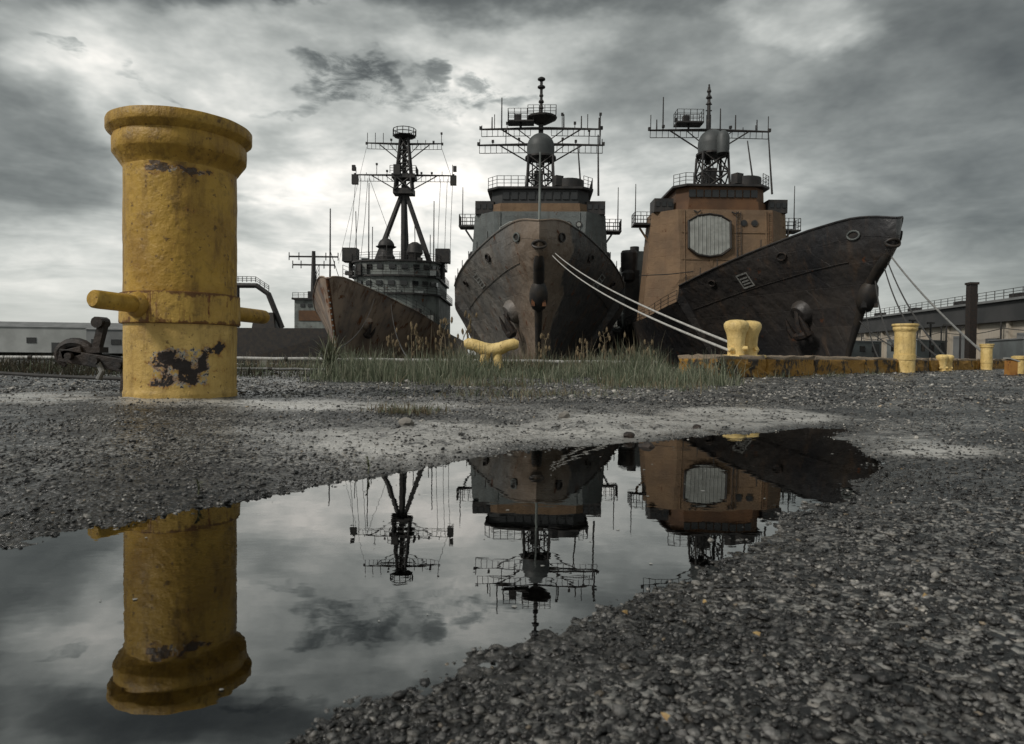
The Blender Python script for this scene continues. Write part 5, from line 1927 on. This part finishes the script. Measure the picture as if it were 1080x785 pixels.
def weed(label, loc, h_, nb, seed):
    t = thing('dry_weed', label, 'weed', loc, 0, 'tall dry weeds on the quay')
    rd = random.Random(seed)
    lean = rd.uniform(-.25, .25)
    pts = [Vector((lean * h_ * (f ** 1.6) + .02 * math.sin(f * 7 + seed), .02 * math.cos(f * 5 + seed), h_ * f)) for f in (0, .2, .4, .6, .8, 1)]
    m = MB()
    m.tube(pts, [.012, .010, .009, .008, .006, .003], 6)
    m.build('stem', 'dry_stem', t, smooth=True)
    for k in range(nb):
        f = rd.uniform(.35, .95)
        i = int(f * 5)
        p = pts[i].lerp(pts[min(i + 1, 5)], f * 5 - i)
        az = rd.uniform(0, 6.28)
        q = p + Vector((math.cos(az) * .10, math.sin(az) * .10, rd.uniform(.03, .12)))
        m = MB()
        m.tube([p, p.lerp(q, .5) + Vector((0, 0, -.01)), q], [.004, .003, .002], 5)
        m.lathe([(.004, -.05), (.019, -.02), (.022, .012), (.008, .05)], q, 7)
        m.build('seed_head', 'seed_head', t, smooth=True)


wpos = [(-1.35, 12.7, .72), (-1.15, 12.9, .58), (-.98, 12.5, .80), (-1.6, 12.8, .50), (-.75, 12.9, .62), (-1.85, 12.6, .66),
        (.55, 12.8, .55), (1.3, 12.6, .50), (1.75, 12.7, .60), (2.1, 12.5, .52), (2.45, 12.6, .46), (-2.2, 12.9, .55)]
wlab = ['tall dry weed with seed heads left of the cleat, third from the leaning one', 'shorter dry weed tucked behind the tallest weed', 'tallest dry weed, just left of the yellow cleat',
        'low dry weed left of the tall seed heads', 'dry weed nearest the left horn of the cleat', 'leaning dry weed second from the left of the weed row',
        'dry weed right of the grey stem, standing alone', 'dry weed under the white mooring lines, leftmost of four', 'dry weed under the white mooring lines, tallest of four',
        'dry weed under the white mooring lines, third of four', 'dry weed nearest the twin bitts', 'leftmost dry weed of the row, before the destroyer hull']
for i, ((x, y, h_), lab) in enumerate(zip(wpos, wlab)):
    weed(lab, (x, y, gz(x, y) - .02), h_ * 1.4, 12, i)


def sprout(label, x, y, h_, seed):
    t = thing('sprout', label, 'sprout', (x, y, gz(x, y)), 0, 'sprouts at the puddle edge')
    rd = random.Random(seed)
    m = MB()
    m.tube([(0, 0, -.01), (.004, 0, h_ * .5), (-.003, 0, h_)], [.0022, .0018, .001], 5)
    m.build('stem', 'leaf', t)
    for i in range(7):
        m = MB()
        leaf_blade(m, (0, 0, h_ * (.3 + .1 * i)), rd.uniform(0, 6.28), .022, .0035, .7, 4)
        m.build('leaf', 'leaf', t)


sprout('tiny dark sprout at the puddle edge below the destroyer', -.47, 2.28, .055, 1)
sprout('tiny dark sprout on the asphalt left of the bollard reflection', -.84, 1.86, .038, 2)

M['leaf_yellow'] = pmat('leaf_yellow', (.34, .24, .10), (.24, .14, .05), 40, .6)
for i, (x, y, lab) in enumerate(((.17, 1.02, 'yellow fallen leaf by the near puddle shore'), (.30, 1.06, 'yellow fallen leaf right of the near puddle shore'),
                                 (.33, .92, 'pale fallen leaf in the middle foreground'), (.62, 1.03, 'ochre fallen leaf on the gravel at right'),
                                 (.16, .70, 'ochre fallen leaf at the bottom of the picture'), (1.35, 2.4, 'orange fallen leaf beside the puddle tip'))):
    m = MB()
    q = []
    for k in range(8):
        a = k / 8 * 6.283
        q.append((.0055 * math.cos(a) * (1.25 if k % 2 else .8), .0035 * math.sin(a), .002 * math.sin(2 * a)))
    m.add(q + [(0, 0, .0035)], [(k, (k + 1) % 8, 8) for k in range(8)])
    o = m.build('fallen_leaf', 'leaf_yellow', None, loc=(x, y, gz(x, y) + .012))
    o.rotation_euler = (.15, .1, i * 1.3)
    tag(o, lab, 'leaf', 'fallen leaves on the gravel')

# specks floating on the puddle
m = MB()
rd = random.Random(77)
for i in range(90):
    y = rd.uniform(.75, 3.3)
    x = rd.uniform(-.8, 1.4)
    if gz(x, y) > -.012:
        continue
    r = rd.uniform(.0015, .0045) * (.6 + .4 * y)
    a0 = rd.uniform(0, 6.28)
    q = [(x + r * rd.uniform(.6, 1.3) * math.cos(a0 + k * 1.257), y + r * rd.uniform(.6, 1.3) * math.sin(a0 + k * 1.257), .0012) for k in range(5)]
    m.add(q + [(x, y, .0022)], [(k, (k + 1) % 5, 5) for k in range(5)])
o = m.build('floating_specks', 'mark_white')
o['kind'] = 'stuff'
tag(o, 'tiny pale specks of debris floating on the puddle', 'debris')
